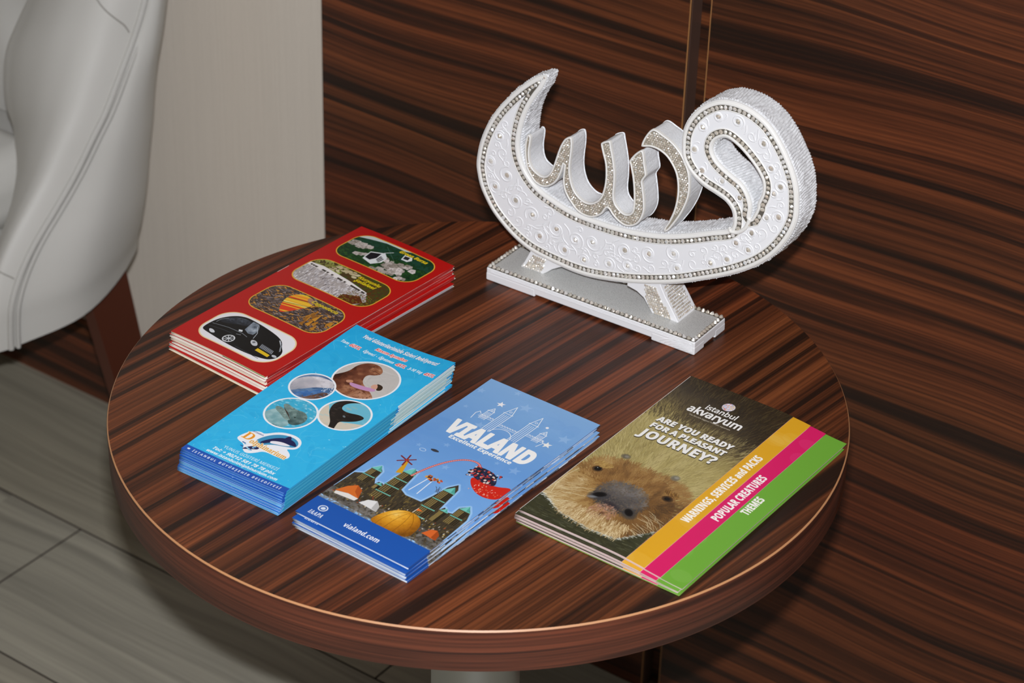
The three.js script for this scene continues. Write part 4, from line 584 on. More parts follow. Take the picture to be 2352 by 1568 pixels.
function artBeaver() {               // 97 x 210 units
  seed = 53; const [c, g] = page(97, 210); g.fillStyle = '#8c7d4e'; g.fillRect(0, 0, 97, 210);
  const base = (x, y) => tones(['#30271b', '#3a3022', '#5c4e32', '#8a7a48', '#aa9a5e', '#c0b078'], clamp((y - 20 + (45 - x) * 0.35) / 70, 0, 0.85) + 0.22 * (noise(x / 9, y / 20) - 0.4));
  for (let y = 0; y < 210; y += 2) for (let x = 0; x < 97; x += 2) { g.fillStyle = base(x, y); g.fillRect(x, y, 2.1, 2.1); }
  const hair = (n, reg, ang, len, c0, c1, w = 0.35) => { for (let k = 0; k < n; k++) { const q = reg(); if (!q) continue; const a = ang(q[0], q[1]) + rr(-0.35, 0.35), l = rr(len * 0.5, len), b = a + rr(-0.3, 0.3); line(g, [q[0], q[1], q[0] + 0.5 * l * Math.cos(a), q[1] + 0.5 * l * Math.sin(a), q[0] + l * Math.cos((a + b) / 2), q[1] + l * Math.sin((a + b) / 2)], hexmix(c0, c1, rnd()), w * rr(0.6, 1.5)); } };
  const radial = (cx, cy) => (x, y) => Math.atan2(y - cy, x - cx);
  g.globalAlpha = 0.45; hair(5200, () => { const x = rr(0, 97), y = rr(52, 200); return [x, y]; }, radial(47, 165), 8, '#7d6f3e', '#cfc084', 0.5);
  hair(1500, () => [rr(0, 97), rr(0, 62)], radial(47, 165), 9, '#2a2014', '#5c4e30', 0.6); g.globalAlpha = 1;
  // water with ripples
  blob(g, [-5, 186, 10, 189, 26, 196, 52, 201, 78, 199, 93, 184, 100, 166, 104, 214, -5, 214], '#3b3c26'); poly(g, [0, 176, 12, 186, 0, 200], '#55552f');
  for (let k = 0; k < 420; k++) { const x = rr(0, 97), y = rr(186, 210), e = 186 + 14 * Math.sin(clamp(x / 97, 0, 1) * 3.1); if (y < e) continue; g.globalAlpha = 0.5; line(g, [x, y, x + rr(2, 9), y + rr(-0.8, 1)], hexmix('#2a2c1a', '#87876a', rnd() ** 2), rr(0.2, 0.7)); } g.globalAlpha = 1;
  // broad furry head, seen from the front: tone of the fur by place, laid down hair by hair
  const fur = (x, y) => {
    const left = sst(46, 10, x), right = sst(58, 86, x), low = sst(166, 192, y), topv = sst(146, 124, y), n = noise(x / 5, y / 5), m = noise(x / 1.7 + 9, y / 4);
    let t = 0.42 + 0.26 * (n - 0.5) + 0.3 * (m - 0.5); t += 0.26 * left * sst(138, 160, y) + 0.16 * low * (1 - right) - 0.22 * right * sst(134, 150, y) + 0.04 * topv;
    const warm = hexmix; return [tones(['#33261a', '#624526', '#8b6436', '#ab8850', '#c9ae7c', '#e9dcb8'], t), t];
  };
  const inHead = () => { for (let k = 0; k < 24; k++) { const x = rr(-3, 102), y = rr(117, 206), a = Math.atan2(y - 162, x - 50), w = 1 + 0.05 * noise(a * 9, 3); if (((x - 50) / 50) ** 4 + (Math.abs(y - 162) / 41.5) ** 2.6 < w) return [x, y]; } return null; };
  const flow = (x, y) => y < 150 ? Math.atan2(y - 176, (x - 50) * 1.0) : Math.atan2(y - 148, x - 50);
  blob(g, [3, 176, 4, 152, 15, 131, 30, 124, 47, 122, 66, 123, 80, 130, 91, 143, 98, 164, 90, 179, 77, 194, 57, 200, 36, 197, 20, 190, 9, 183], '#7d5526');
  g.globalAlpha = 0.85; for (let k = 0; k < 15000; k++) { const q = inHead(); if (!q) continue; const a = flow(q[0], q[1]) + rr(-0.45, 0.45), l = rr(2, 6.5) * (q[1] > 170 ? 1.25 : 1), b = a + rr(-0.4, 0.4); g.beginPath(); g.moveTo(q[0], q[1]); g.quadraticCurveTo(q[0] + 0.5 * l * Math.cos(a), q[1] + 0.5 * l * Math.sin(a), q[0] + l * Math.cos((a + b) / 2), q[1] + l * Math.sin((a + b) / 2)); g.strokeStyle = fur(q[0] + rr(-2, 2), q[1] + rr(-2, 2))[0]; g.lineWidth = rr(0.16, 0.5); g.stroke(); } g.globalAlpha = 1;
  const soft = (x, y, r, ry, rot, col, n = 7, al = 0.25) => { g.save(); g.globalAlpha = al; for (let k = 0; k < n; k++) disc(g, x, y, r * (1 - k / (n + 1)), col, ry * (1 - k / (n + 1)), rot); g.restore(); };
  // ears and eyes
  soft(23.6, 114.8, 4.2, 3.2, 0, '#5c5648', 5, 0.4); soft(24.4, 114.6, 2.2, 1.6, 0, '#8b8778', 4, 0.4); soft(70.4, 116, 4, 3.6, 0, '#6f6b5e', 5, 0.4); soft(71, 115.2, 2, 1.6, 0, '#9a9788', 4, 0.4);
  soft(15.6, 138.8, 4.6, 3.6, 0, '#2a1e10', 7, 0.35); disc(g, 15.8, 138.6, 2.7, '#0d0b09', 2.3); disc(g, 14.9, 137.7, 0.5, '#8d9494'); soft(80.6, 139.6, 4.8, 3.4, 0, '#26190e', 7, 0.35); disc(g, 80.4, 139.6, 2.2, '#0f0c0a', 1.7);
  hair(90, () => [rr(9, 22), rr(131, 136)], () => -0.9, 4, '#8a6630', '#cfae66', 0.4); hair(70, () => [rr(75, 87), rr(132, 136.4)], () => -2.2, 4, '#5c3c1a', '#a27a3c', 0.4);
  // broad grey nose pad that fades into the fur
  g.globalAlpha = 0.22; for (let k = 0; k < 8; k++) disc(g, 52, 157.5, 23 - k * 1.9, '#5a5652', 17.5 - k * 1.4, 0.1); g.globalAlpha = 1;
  for (let k = 0; k < 4200; k++) { const x = rr(26, 79), y = rr(136, 180), d = Math.max(((x - 52 - (y - 158) * 0.1) / 21.5) ** 2 + ((y - 158) / 17.5) ** 2, 0) + rr(-0.28, 0.28); if (d > 1) continue; const lit = noise(x / 6, y / 6) * 0.5 + sst(168, 146, y) * 0.4; g.globalAlpha = 0.42; disc(g, x, y, rr(0.3, 1.1), tones(['#29272a', '#4c4a4a', '#736f6b', '#979087'], lit + rr(-0.12, 0.12)), rr(0.3, 0.8), rr(0, 3)); } g.globalAlpha = 1;
  soft(36.4, 164.6, 8.4, 6.2, -0.45, '#3a3a3e', 8, 0.3); soft(36.8, 163.0, 5.4, 3.0, -0.5, '#060505', 7, 0.45); soft(33.4, 168.2, 4.6, 1.7, -0.4, '#8d9296', 6, 0.22);
  soft(68.6, 169.4, 7.6, 6, 0.6, '#3a393a', 8, 0.3); soft(67.4, 168.4, 4.8, 3.0, 0.65, '#060505', 7, 0.45); soft(52, 168.6, 9.4, 3.6, 0.1, '#2c2a2b', 8, 0.2);
  for (let k = 0; k < 700; k++) { const x = rr(40, 63), y = rr(169, 189), d = ((x - 50.5) / 11.5) ** 2 + ((y - 178.5) / 9.5) ** 2 + rr(-0.3, 0.3); if (d > 1) continue; g.globalAlpha = 0.35; disc(g, x, y, rr(0.4, 1.3), tones(['#8c5a44', '#b98468', '#d9b096', '#6d4a34'], rnd()), rr(0.3, 0.9), rr(0, 3)); } g.globalAlpha = 1; soft(52, 181, 2.4, 3.6, 0.3, '#4a2c20', 6, 0.2);
  hair(520, () => [rr(24, 78), rr(180, 192)], (x) => 1.57 + (x - 50) * -0.012, 8, '#9a7644', '#efdcae', 0.32);
  for (let k = 0; k < 46; k++) { const s = k % 2 ? -1 : 1, y = rr(158, 186), x = s < 0 ? rr(14, 31) : rr(75, 86); g.globalAlpha = 0.75; line(g, [x, y, x + s * rr(5, 10), y + rr(0, 3), x + s * rr(9, 16), y + rr(3, 9)], '#efe3b8', 0.24); } g.globalAlpha = 1; line(g, [4, 146, 1.5, 156, 2, 170, 5, 180], '#e9dfb4', 0.35);
  // water at the chin
  const wl = (x) => x < 24 ? mix(184, 195, x / 24) : x < 54 ? mix(195, 199.5, (x - 24) / 30) : x < 79 ? mix(199.5, 197.5, (x - 54) / 25) : mix(197.5, 174, (x - 79) / 18);
  { const W = []; for (let x = 0; x <= 97; x += 3) W.push(x, wl(x) + rr(-0.8, 0.8)); poly(g, [...W, 97, 211, 0, 211], '#3a3a24'); }
  for (let k = 0; k < 700; k++) { const x = rr(-4, 97), y = rr(176, 210); if (y < wl(clamp(x, 0, 97)) + 0.6) continue; g.globalAlpha = 0.5; line(g, [x, y, x + rr(2, 9), y + rr(-0.8, 1)], hexmix('#24261a', '#7f8064', rnd() ** 2), rr(0.2, 0.8)); }
  for (let k = 0; k < 420; k++) { const x = rr(0, 97), y = wl(x) + rr(-0.6, 2.6) * rnd(); g.globalAlpha = x > 62 || rnd() < 0.5 ? 0.7 : 0.2; line(g, [x, y, x + rr(-1.5, 3), y + rr(-0.5, 0.5)], hexmix('#8f9484', '#f2f3ec', rnd()), rr(0.2, 0.8)); } g.globalAlpha = 1;
  hair(160, () => { const x = rr(20, 78); return [x, wl(x) - rr(2, 7)]; }, (x) => 1.57 + (x - 50) * -0.01, 7, '#a58656', '#efdcae', 0.3);
  // badge and slogan
  disc(g, 49.6, 19.2, 5.4, '#d8d2e0', 5.1); for (let k = 0; k < 60; k++) { const a = rr(0, 6.28), r = 4.6 * Math.sqrt(rnd()); disc(g, 49.6 + r * Math.cos(a), 19.2 + r * Math.sin(a), 0.5, ['#e8b070', '#e07a90', '#f0d080', '#9ab0dc', '#f4f0f0'][k % 5]); }
  text(g, 'istanbul', 34.6, 30.6, 8.2, 29.4, SANSR, '#f4f2ee', { heavy: 0.35 }); text(g, 'akvaryum', 23.8, 39.6, 11.4, 50.4, SANSR, '#f6f4f0', { heavy: 0.75 }); text(g, 'The World’s Biggest Thematic Aquarium', 29.6, 44.0, 2.1, 38.6, SANSR, '#d8d0bc');
  const slog = (s, y, sz, w) => { text(g, s, 13.9, y + 0.8, sz, w, SANS, '#2e2616', { heavy: 0.9 }); text(g, s, 13.4, y, sz, w, SANS, '#f6f4ee', { heavy: 0.55 }); };
  slog('ARE YOU READY', 64.0, 8.6, 69.6); slog('FOR A PLEASANT', 73.2, 8.2, 69.6); slog('JOURNEY?', 86.6, 13.4, 69);
  return canvasTex(c);
}
function artTab(w, x0, col, s, yb, len) {            // the strip of a page that shows beside the narrower one above it
  const [c, g] = page(w, 211, 6); g.fillStyle = col; g.fillRect(0, 0, w, 211); for (let k = 0; k < 40; k++) { g.globalAlpha = 0.05; disc(g, rr(0, w), rr(0, 211), rr(4, 12), '#ffffff', 6); } g.globalAlpha = 1;
  text(g, s, x0, yb, 8.2, len, SANS, '#fbf6ee', { rot: -Math.PI / 2, heavy: 0.35 }); return canvasTex(c);
}

// one bent sheet (or block): width along x, length along -z from the near edge, y up from the table; h(a, b) lifts it
function sheet(w, l, y0, y1, h, x0 = 0, z0 = 0, nu = 16, nv = 28) {
  const pos = [], uv = [], idx = [], P = (a, b, y) => { pos.push(x0 + a * w, y + h(a, b), z0 - b * l); uv.push(a, b); return pos.length / 3 - 1; };
  const gridOn = (y, flip) => { const s = pos.length / 3; for (let j = 0; j <= nv; j++) for (let i = 0; i <= nu; i++) P(i / nu, j / nv, y); for (let j = 0; j < nv; j++) for (let i = 0; i < nu; i++) { const a = s + j * (nu + 1) + i, b = a + 1, c = a + nu + 1, d = c + 1; flip ? idx.push(a, d, b, a, c, d) : idx.push(a, b, d, a, d, c); } };
  gridOn(y1, false); const nTop = idx.length; gridOn(y0, true);
  const rim = []; for (let i = 0; i < nu; i++) rim.push([i / nu, 0]); for (let j = 0; j < nv; j++) rim.push([1, j / nv]); for (let i = nu; i > 0; i--) rim.push([i / nu, 1]); for (let j = nv; j > 0; j--) rim.push([0, j / nv]);
  const s = pos.length / 3; rim.forEach(([a, b]) => { P(a, b, y0); P(a, b, y1); }); rim.forEach((_, k) => { const a = s + 2 * k, b = s + 2 * ((k + 1) % rim.length); idx.push(a, b, b + 1, a, b + 1, a + 1); });
  const g = new THREE.BufferGeometry(); g.setAttribute('position', new THREE.Float32BufferAttribute(pos, 3)); g.setAttribute('uv', new THREE.Float32BufferAttribute(uv, 2)); g.setIndex(idx);
  g.addGroup(0, nTop, 0); g.addGroup(nTop, idx.length - nTop, 1); g.computeVertexNormals(); return g;
}
const gloss = (o) => new THREE.MeshPhysicalMaterial({ roughness: 0.38, specularIntensity: 0.6, ...o });
const paper = (c) => new THREE.MeshStandardMaterial({ color: c, roughness: 0.8 });
const nth = (k, N, a, under, low) => k === N - 1 ? a : k === N - 2 ? under : k === 0 ? low : null;
const leaflet = (name, label, group, x, y, z, turn) => thing(name, label, 'brochure', [x, TOP + y, z], -turn, group);

{ // red booklets
  const art = gloss({ map: artRed() }), red = paper(0xa81412), redLine = paper(0xd9a49a), white = paper(0xe8e0d4), cream = paper(0xe2d6bc), yel = paper(0xd8b23c), grn = paper(0x8aa050), grey = paper(0xa8a2a6);
  const N = 6, H = 0.0024;
  for (let k = 0; k < N; k++) {
    const y = k * H, up = k / (N - 1), arch = (a, b) => 0.0011 * Math.sin(Math.PI * a) * up + 0.0008 * up * Math.sin(Math.PI * b);
    const dx = [0.0, -0.0012, 0.0008, -0.0004, -0.0012, 0][k], dz = [0.0034, 0.0014, 0.0007, 0.0003, 0.0005, 0][k];
    const t = leaflet('travel_brochure', nth(k, N, 'glossy red travel brochure with four rounded pictures, topmost of its stack', 'red travel brochure directly beneath the topmost one with the pictures', 'lowest red travel brochure, lying on the table top') ?? 'red travel brochure in the middle of the red stack', 'red travel brochures in a stack', -0.2222 + dx, y + 0.0002, 0.0847 + dz, 0.045 + [0.02, -0.004, 0.008, 0, -0.003, 0][k]);
    const W = 0.097, L = 0.2105;
    part('cover', sheet(W, L, H - 0.00026, H - 0.0001, arch), [art, k === 2 ? redLine : white], t);
    const low = k < N - 1 && k % 2 === 0 ? 1 : 0;
    part('pages', sheet(W - 0.0009, L - 0.0008 - 0.0006 * low, 0.00016, H * 0.52, arch, 0, -0.0003 - 0.0005 * low), [white, [cream, white, white, cream, white, white][k]], t);
    part('pages', sheet(W - 0.001, L - 0.0012, H * 0.56, H - 0.0003, arch, 0, -0.0006), [white, [cream, white, cream, white, white, yel][k]], t);
    if (k === N - 1) part('coloured_page', sheet(0.042, 0.03, H - 0.0009, H - 0.00032, (x, y) => arch(0.56 + x * 0.43, y * 0.14), 0.054, 0.0002, 6, 4), [grn, grn], t, 'page edge printed green');
    part('back_cover', sheet(W, L, 0, 0.00014, arch), [white, k < 1 ? yel : k % 2 ? white : redLine], t);
    part('spine', at(bx(0.0005, H - 0.0004, L - 0.004, 0.0001), W - 0.0001, H / 2 - 0.0001 + 0.0003 * up, -L / 2), k < 2 ? grey : red, t);
  }
}
{ // light blue leaflets: a tall stack of folded sheets
  const top = gloss({ map: artBlue() });
  const edges = [0x6fb4e4, 0x7fb4e6, 0x62c0ea, 0x8ebce8, 0x5aa6de, 0x93c2ea].map((c) => paper(c)), deep = [0x2058b4, 0x2a66c0, 0x1c4fa8].map((c) => paper(c)), pale = [0xd6e6e4, 0xb9d8d8, 0xc8e0de].map((c) => paper(c)), side = [0x34a6cf, 0x4bb4d6, 0x2a98c4].map((c) => paper(c));
  const N = 19, H = 0.00098; seed = 77;
  for (let k = 0; k < N; k++) {
    const up = k / (N - 1), f = up ** 3, lift = (a, b) => 0.0022 * f * (2 * a - 1) ** 2 * sst(0.55, 1, b) + 0.0012 * up * up * Math.sin(Math.PI * b) * (1 - a) + 0.0006 * f * (1 - Math.sin(Math.PI * a)) * (1 - b);
    const sh = k === N - 1 ? 0 : mix(0.0016, 0.0003, up) + rr(-0.0005, 0.0005), sx = k === N - 1 ? 0 : mix(-0.0035, 0.0, up) + rr(-0.0004, 0.0004);
    const t = leaflet('leaflet', nth(k, N, 'turquoise leaflet with round sea animal pictures, topmost of its tall stack', 'turquoise leaflet directly beneath the topmost one with sea animals', 'lowest turquoise leaflet, lying on the table top') ?? 'turquoise folded leaflet inside the tall turquoise stack', 'turquoise leaflets in a tall stack', -0.1061 + sx, k * H + 0.0002, 0.1977 + sh, -0.037 + (k === N - 1 ? 0 : rr(-0.003, 0.003)) + (k < 3 ? 0.012 : 0));
    const W = 0.0898, L = 0.197, low = up < 0.55;
    const front = part('front_panel', sheet(W, L, H * 0.56, H - 0.00006, lift), [top, low ? edges[k % 6] : deep[k % 3]], t);
    part('folded_panels', sheet(W - 0.0006, L - 0.0004, 0, H * 0.5, lift, 0.0001, -0.0002), [edges[2], low ? edges[(k * 5 + 2) % 6] : edges[(k * 3 + 1) % 6]], t);
    if (k > 1) { const z = -L * (0.64 + rr(-0.03, 0.02)); part('pale_edge', at(bx(0.0006, H * 0.86, L * 0.34), W + 0.00005, H / 2 + lift(1, 0.82), z - L * 0.17), pale[k % 3], t, 'unprinted white edge at the far end'); part('printed_edge', at(bx(0.0005, H * 0.8, L * 0.62), W + 0.00002, H / 2 + lift(1, 0.3), -L * 0.325), side[k % 3], t); }
  }
}
{ // blue fun fair leaflets
  const art = gloss({ map: artPark() }), white = paper(0xd9e4f0), pb = paper(0xb6c6d8), grey = paper(0x9aa6b6), navy = paper(0x1c4f9e), dark = paper(0x4c5a70);
  const N = 5, H = 0.0018; seed = 91;
  for (let k = 0; k < N; k++) {
    const up = k / (N - 1), bow = (a, b) => 0.0018 * up * Math.sin(Math.PI * Math.min(1, b * 1.2)) + 0.0016 * up * (1 - a) * (1 - b) ** 3 + (k === N - 1 ? 0.0012 * sst(0.25, 0, b) : 0);
    const top = k === N - 1;
    const t = leaflet('park_leaflet', nth(k, N, 'blue leaflet with white castle line drawing and fun fair picture, topmost of its stack', 'blue leaflet directly beneath the topmost one with the fun fair', 'lowest blue fun fair leaflet, lying on the table top') ?? 'blue fun fair leaflet in the middle of its stack', 'blue fun fair leaflets in a stack', -0.0042 + (top ? 0 : [0.0012, -0.0004, 0.001, 0.0002][k]), k * H + 0.0002, 0.1975 + (top ? 0 : [0.0026, 0.0034, 0.003, 0.0036][k]), 0.012 + (top ? 0 : [0.004, -0.006, 0.006, -0.002][k]));
    const W = 0.0965, L = 0.2138;
    part('front_panel', sheet(W, L, H * 0.72, H - 0.0001, bow), [art, top ? navy : pb], t);
    part('folded_panels', sheet(W - 0.0007, L - 0.0006, 0, H * 0.62, bow, 0.0002, -0.0002), [white, k % 2 ? pb : white], t);
    for (let q = 0; q < 26; q++) { const b0 = rr(0.14, 0.95), ll = rr(0.004, 0.016); part('page_edge', at(bx(0.0004, H * rr(0.16, 0.3), ll), W + 0.0001, H * rr(0.3, 0.7) + bow(1, b0), -b0 * L), [grey, dark, white, pb][q % 4], t); }
    part('dark_edge', at(bx(0.0005, H * 0.8, L * 0.1), W + 0.00005, H * 0.45 + bow(1, 0.05), -L * 0.052), navy, t, 'navy foot of the folded edge');
  }
}
{ // booklets with stepped index pages
  const art = gloss({ map: artBeaver() }), pinkEdge = paper(0xd8b4b8), white = paper(0xe6e2da), pk = 0xdb2468, orange = gloss({ map: artTab(100.7, 96.0, '#dfa524', 'WARNINGS, SERVICES and PACKS', 152.6, 96) }), pink = gloss({ map: artTab(113.2, 107.4 + 2.2, '#d92163', 'POPULAR CREATURES', 137, 64) }), green = gloss({ map: artTab(130.2, 118.6 + 2.0, '#6fa939', 'THEMES', 117, 23) });
  const N = 4, H = 0.0021;
  for (let k = 0; k < N; k++) {
    const up = k / (N - 1), lift = (a, b) => 0.0005 * up * Math.sin(Math.PI * a) - k * 0.00125 * sst(0.55, 1, a), top = k === N - 1;
    const t = leaflet('index_booklet', nth(k, N, 'booklet with a furry animal face and three coloured index strips, topmost of its stack', 'index booklet directly beneath the topmost one with the animal face', 'lowest index booklet, lying on the table top') ?? 'index booklet between the lowest and the second from top', 'animal booklets in a stack', 0.1094 + [0.0002, -0.0016, -0.0012, 0][k], k * H + 0.0002, 0.1012 + [0.0036, 0.0032, 0.0030, 0][k], 0.004 + [0.001, -0.003, 0.0, 0][k]);
    const L = 0.211, a = lift;
    part('green_page', sheet(0.1302, L, 0.0002, H * 0.42, a), [green, paper(k ? 0xcdbcb2 : 0x86b04e)], t, 'widest page with a green strip');
    part('pink_page', sheet(0.1132, L, H * 0.44, H * 0.62, (x, y) => a(x * 0.87, y)), [pink, pinkEdge], t, 'page with a pink strip');
    part('orange_page', sheet(0.1007, L, H * 0.64, H * 0.8, (x, y) => a(x * 0.77, y)), [orange, white], t, 'page with an orange strip');
    part('cover', sheet(0.0862, L, H * 0.82, H - 0.0001, (x, y) => a(x * 0.66, y)), [art, pinkEdge], t);
    part('spine', at(bx(0.0004, H * 0.9, L - 0.002), -0.0001, H / 2, -L / 2), white, t);
  }
}

// ---------------------------------------------------------------- white leather armchair
{
  const t = thing('armchair', 'white leather tub armchair with double piping and dark wooden legs beside the table', 'armchair', [-1.0, 0, -0.2]);
  const LEA = dataTex(512, 512, (x, y) => { const c = 255 * (0.5 * noise(x * 0.11, y * 0.11) + 0.5 * noise(x * 0.33 + 8, y * 0.33)); return [c, c, c]; }, false); LEA.repeat.set(6, 6);
  const lea = new THREE.MeshPhysicalMaterial({ color: 0xcdcbc5, roughness: 0.5, bumpMap: LEA, bumpScale: 0.00012, specularIntensity: 0.6 });
  const seam = new THREE.MeshStandardMaterial({ color: 0xa5a29b, roughness: 0.8 });
  const OX = 1.0, OZ = 0.2;                                         // world to chair
  const C = (a) => new THREE.CatmullRomCurve3(a.map(([x, y, z]) => V3(x + OX, y, z + OZ)), false, 'centripetal');
  // from the foot of the arm up to the back
  const pipe = C([[-0.700, 0.254, -0.172], [-0.696, 0.283, -0.171], [-0.6925, 0.3065, -0.172], [-0.689, 0.336, -0.1835], [-0.685, 0.363, -0.201], [-0.681, 0.388, -0.224], [-0.6775, 0.41, -0.244], [-0.674, 0.429, -0.258], [-0.670, 0.451, -0.272], [-0.666, 0.475, -0.2886], [-0.6625, 0.5086, -0.308], [-0.659, 0.543, -0.327], [-0.655, 0.578, -0.341], [-0.652, 0.66, -0.365], [-0.66, 0.76, -0.382], [-0.71, 0.83, -0.392], [-0.80, 0.855, -0.398], [-1.0, 0.86, -0.40]]);
  const sil = C([[-0.695, 0.280, -0.336], [-0.692, 0.295, -0.3355], [-0.686, 0.314, -0.3355], [-0.68, 0.335, -0.335], [-0.676, 0.352, -0.335], [-0.673, 0.372, -0.336], [-0.67, 0.395, -0.337], [-0.6675, 0.413, -0.338], [-0.664, 0.44, -0.34], [-0.661, 0.465, -0.341], [-0.656, 0.497, -0.3425], [-0.649, 0.534, -0.346], [-0.645, 0.575, -0.352], [-0.644, 0.66, -0.374], [-0.654, 0.765, -0.39], [-0.71, 0.84, -0.40], [-0.80, 0.866, -0.406], [-1.0, 0.871, -0.408]]);
  const inn = C([[-0.78, 0.235, -0.214], [-0.78, 0.262, -0.222], [-0.78, 0.285, -0.226], [-0.78, 0.31, -0.2365], [-0.78, 0.335, -0.2515], [-0.78, 0.362, -0.2615], [-0.78, 0.386, -0.268], [-0.78, 0.41, -0.272], [-0.78, 0.432, -0.275], [-0.78, 0.455, -0.2735], [-0.778, 0.488, -0.275], [-0.775, 0.522, -0.282], [-0.77, 0.556, -0.30], [-0.76, 0.62, -0.335], [-0.755, 0.70, -0.356], [-0.78, 0.765, -0.366], [-0.85, 0.79, -0.37], [-1.0, 0.795, -0.372]]);
  const N = 90;
  const mirror = (g) => { const m = g.clone(); m.scale(-1, 1, 1); const i = m.index; if (i) { const a = i.array; for (let k = 0; k < a.length; k += 3) { const q = a[k]; a[k] = a[k + 1]; a[k + 1] = q; } } m.computeVertexNormals(); return m; };
  const both = (name, g, mat, label) => { part(name, g, mat, t, label); part(name, mirror(g), mat, t, label); };
  // outer side panel: from the piping round to the back
  const sideG = gridGeo(36, N, (u, v) => {
    const P = pipe.getPoint(v), S = sil.getPoint(v), w = P.distanceTo(S), M = P.clone().lerp(S, 0.48).add(V3(0.024 * Math.min(1, w * 6), 0, 0.004));
    const B1 = S.clone().add(V3(-0.030, 0.002, -0.038)), B2 = V3(0, S.y, -0.405 + OZ);
    return new THREE.CatmullRomCurve3([P, M, S, B1, B2.lerp(B1, 0.5), V3(0, S.y, -0.405 + OZ)], false, 'centripetal').getPoint(u);
  });
  both('side_panel', sideG, lea);
  both('underside', gridGeo(6, 10, (u, v) => { const P = pipe.getPoint(0), S = sil.getPoint(0), e = P.clone().lerp(S, v).add(V3(0.012 * Math.sin(v * 3.14), 0, 0)); return e.lerp(V3(0, e.y + 0.012, e.z), u); }), lea);
  const arc = (P, I, o) => {
    const away = V3(-0.4958, -0.5265, -0.6907), q = (t, h, d) => P.clone().lerp(I, t * (1 + 0.22 * t)).addScaledVector(o, h).addScaledVector(away, d * 0.6);
    const J = q(1, 0, 0.125), I2 = J.clone().add(V3(-0.004, -0.03, -0.03)), I3 = J.clone().add(V3(-0.006, -0.07, -0.05));
    for (const e of [J, I2, I3]) { e.z = Math.max(e.z, -0.21); e.y = Math.max(e.y, 0.252); }
    return new THREE.CatmullRomCurve3([P, q(0.03, 0.010, 0), q(0.11, 0.025, 0), q(0.22, 0.029, 0.001), q(0.36, 0.028, 0.006), q(0.5, 0.025, 0.015), q(0.64, 0.02, 0.032), q(0.78, 0.014, 0.058), q(0.9, 0.007, 0.09), J, I2, I3], false, 'centripetal');
  };
  // padded arm: rolls from the piping over the front to the inside
  const armG = gridGeo(40, N, (u, v) => {
    const P = pipe.getPoint(v), I = inn.getPoint(v), T = pipe.getTangent(v), o = V3(0, Math.abs(T.z) * 0.9 + 0.05, Math.abs(T.y)).normalize();
    const R = arc(P, I, o);
    return R.getPoint(u);
  });
  both('arm', armG, lea);
  const pc = new THREE.CatmullRomCurve3(pipe.getPoints(80).map((p) => p.add(V3(0.001, 0.0008, 0.0012))));
  both('piping', new THREE.TubeGeometry(pc, 160, 0.0033, 10), lea, 'thick piping cord');
  both('piping', new THREE.TubeGeometry(new THREE.CatmullRomCurve3(pipe.getPoints(80).map((p, i) => p.add(V3(0.0035, 0.0, -0.006)))), 160, 0.0026, 8), lea, 'thinner second cord');
  // short seams across the arm, sunk into the leather
  for (const [v, dv] of [[0.168, 0.03], [0.655, 0.13]]) {
    const pts = []; for (let k = 0; k <= 12; k++) { const u = mix(0.06, 0.6, k / 12); const w = v + dv * k / 12, P = pipe.getPoint(w), I = inn.getPoint(w), T = pipe.getTangent(w), o = V3(0, Math.abs(T.z) * 0.9 + 0.05, Math.abs(T.y)).normalize(); const R = arc(P, I, o); pts.push(R.getPoint(u)); }
    both('seam', new THREE.TubeGeometry(new THREE.CatmullRomCurve3(pts), 40, 0.0009, 6), seam);
  }
  // front apron between the arms, seat cushion, tufted back
  part('apron', at(bx(0.37, 0.06, 0.36, 0.02), 0, 0.295, 0.09), lea, t);
  part('seat_cushion', at(new RoundedBoxGeometry(0.39, 0.085, 0.46, 5, 0.035), 0, 0.336, 0.075), lea, t);
  const tuft = [];
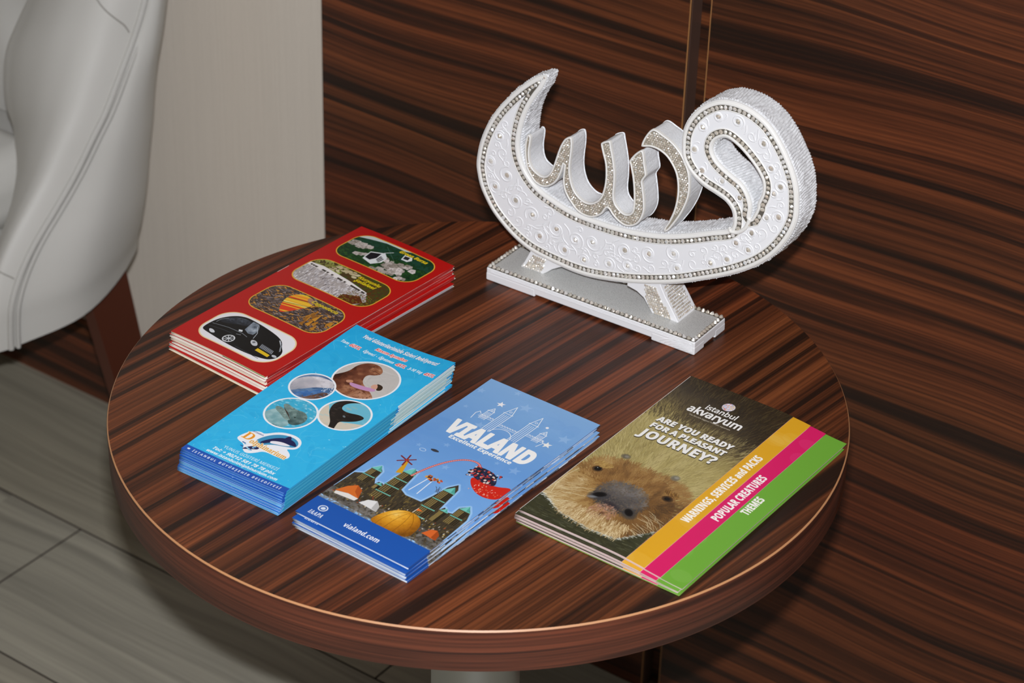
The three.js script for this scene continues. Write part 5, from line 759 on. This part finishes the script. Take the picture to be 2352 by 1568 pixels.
  const backG = gridGeo(60, 50, (u, v) => {
    const x = mix(-0.185, 0.185, u), y = mix(0.36, 0.80, v); let d = 1;
    for (const [bx_, by_] of [[-0.155, 0.46], [0, 0.46], [0.155, 0.46], [-0.0775, 0.57], [0.0775, 0.57], [-0.155, 0.68], [0, 0.68], [0.155, 0.68], [-0.2, 0.57], [0.2, 0.57]]) d = Math.min(d, Math.hypot(x - bx_, y - by_) / 0.075);
    const puff = 0.02 * (1 - Math.exp(-2.2 * d * d));
    const z = mix(-0.180, -0.186, v) + 0.012 * (Math.abs(x) / 0.195) ** 2 + puff - 0.018;
    return V3(x, y, z - 0.01);
  });
  part('back_cushion', backG, lea, t, 'button tufted back');
  for (const [bx_, by_] of [[-0.155, 0.46], [0, 0.46], [0.155, 0.46], [-0.0775, 0.57], [0.0775, 0.57], [-0.155, 0.68], [0, 0.68], [0.155, 0.68]]) { const b = part('button', new THREE.SphereGeometry(0.011, 16, 10), lea, t); b.scale.set(1, 1, 0.5); b.position.set(bx_, by_, -0.202 + 0.012 * (Math.abs(bx_) / 0.195) ** 2); }
  // tapered splayed legs
  const mLeg = new THREE.MeshPhysicalMaterial({ color: 0x532a1c, roughness: 0.4 });
  const legG = (top, foot, wx, wz, fx, fz) => { const pos = [], P = [[-1, -1], [1, -1], [1, 1], [-1, 1]]; const g = new THREE.CylinderGeometry(1, 1, 1, 4, 6); g.rotateY(Math.PI / 4); const p = g.attributes.position, s = Math.SQRT2; for (let i = 0; i < p.count; i++) { const v = p.getY(i) + 0.5, X = p.getX(i) * s, Z = p.getZ(i) * s; p.setXYZ(i, mix(foot[0], top[0], v) + X * mix(fx, wx, v), mix(foot[1], top[1], v), mix(foot[2], top[2], v) + Z * mix(fz, wz, v)); } const q = g.toNonIndexed(); q.computeVertexNormals(); return q; };
  both('leg', legG([-0.716 + OX, 0.285, -0.309 + OZ], [-0.690 + OX, 0, -0.345 + OZ], 0.008, 0.0285, 0.008, 0.019), mLeg, 'dark wooden rear leg');
  both('leg', legG([0.2, 0.25, 0.2], [0.215, 0, 0.235], 0.014, 0.026, 0.011, 0.017), mLeg, 'dark wooden front leg');
}
renderer.render(scene, camera);
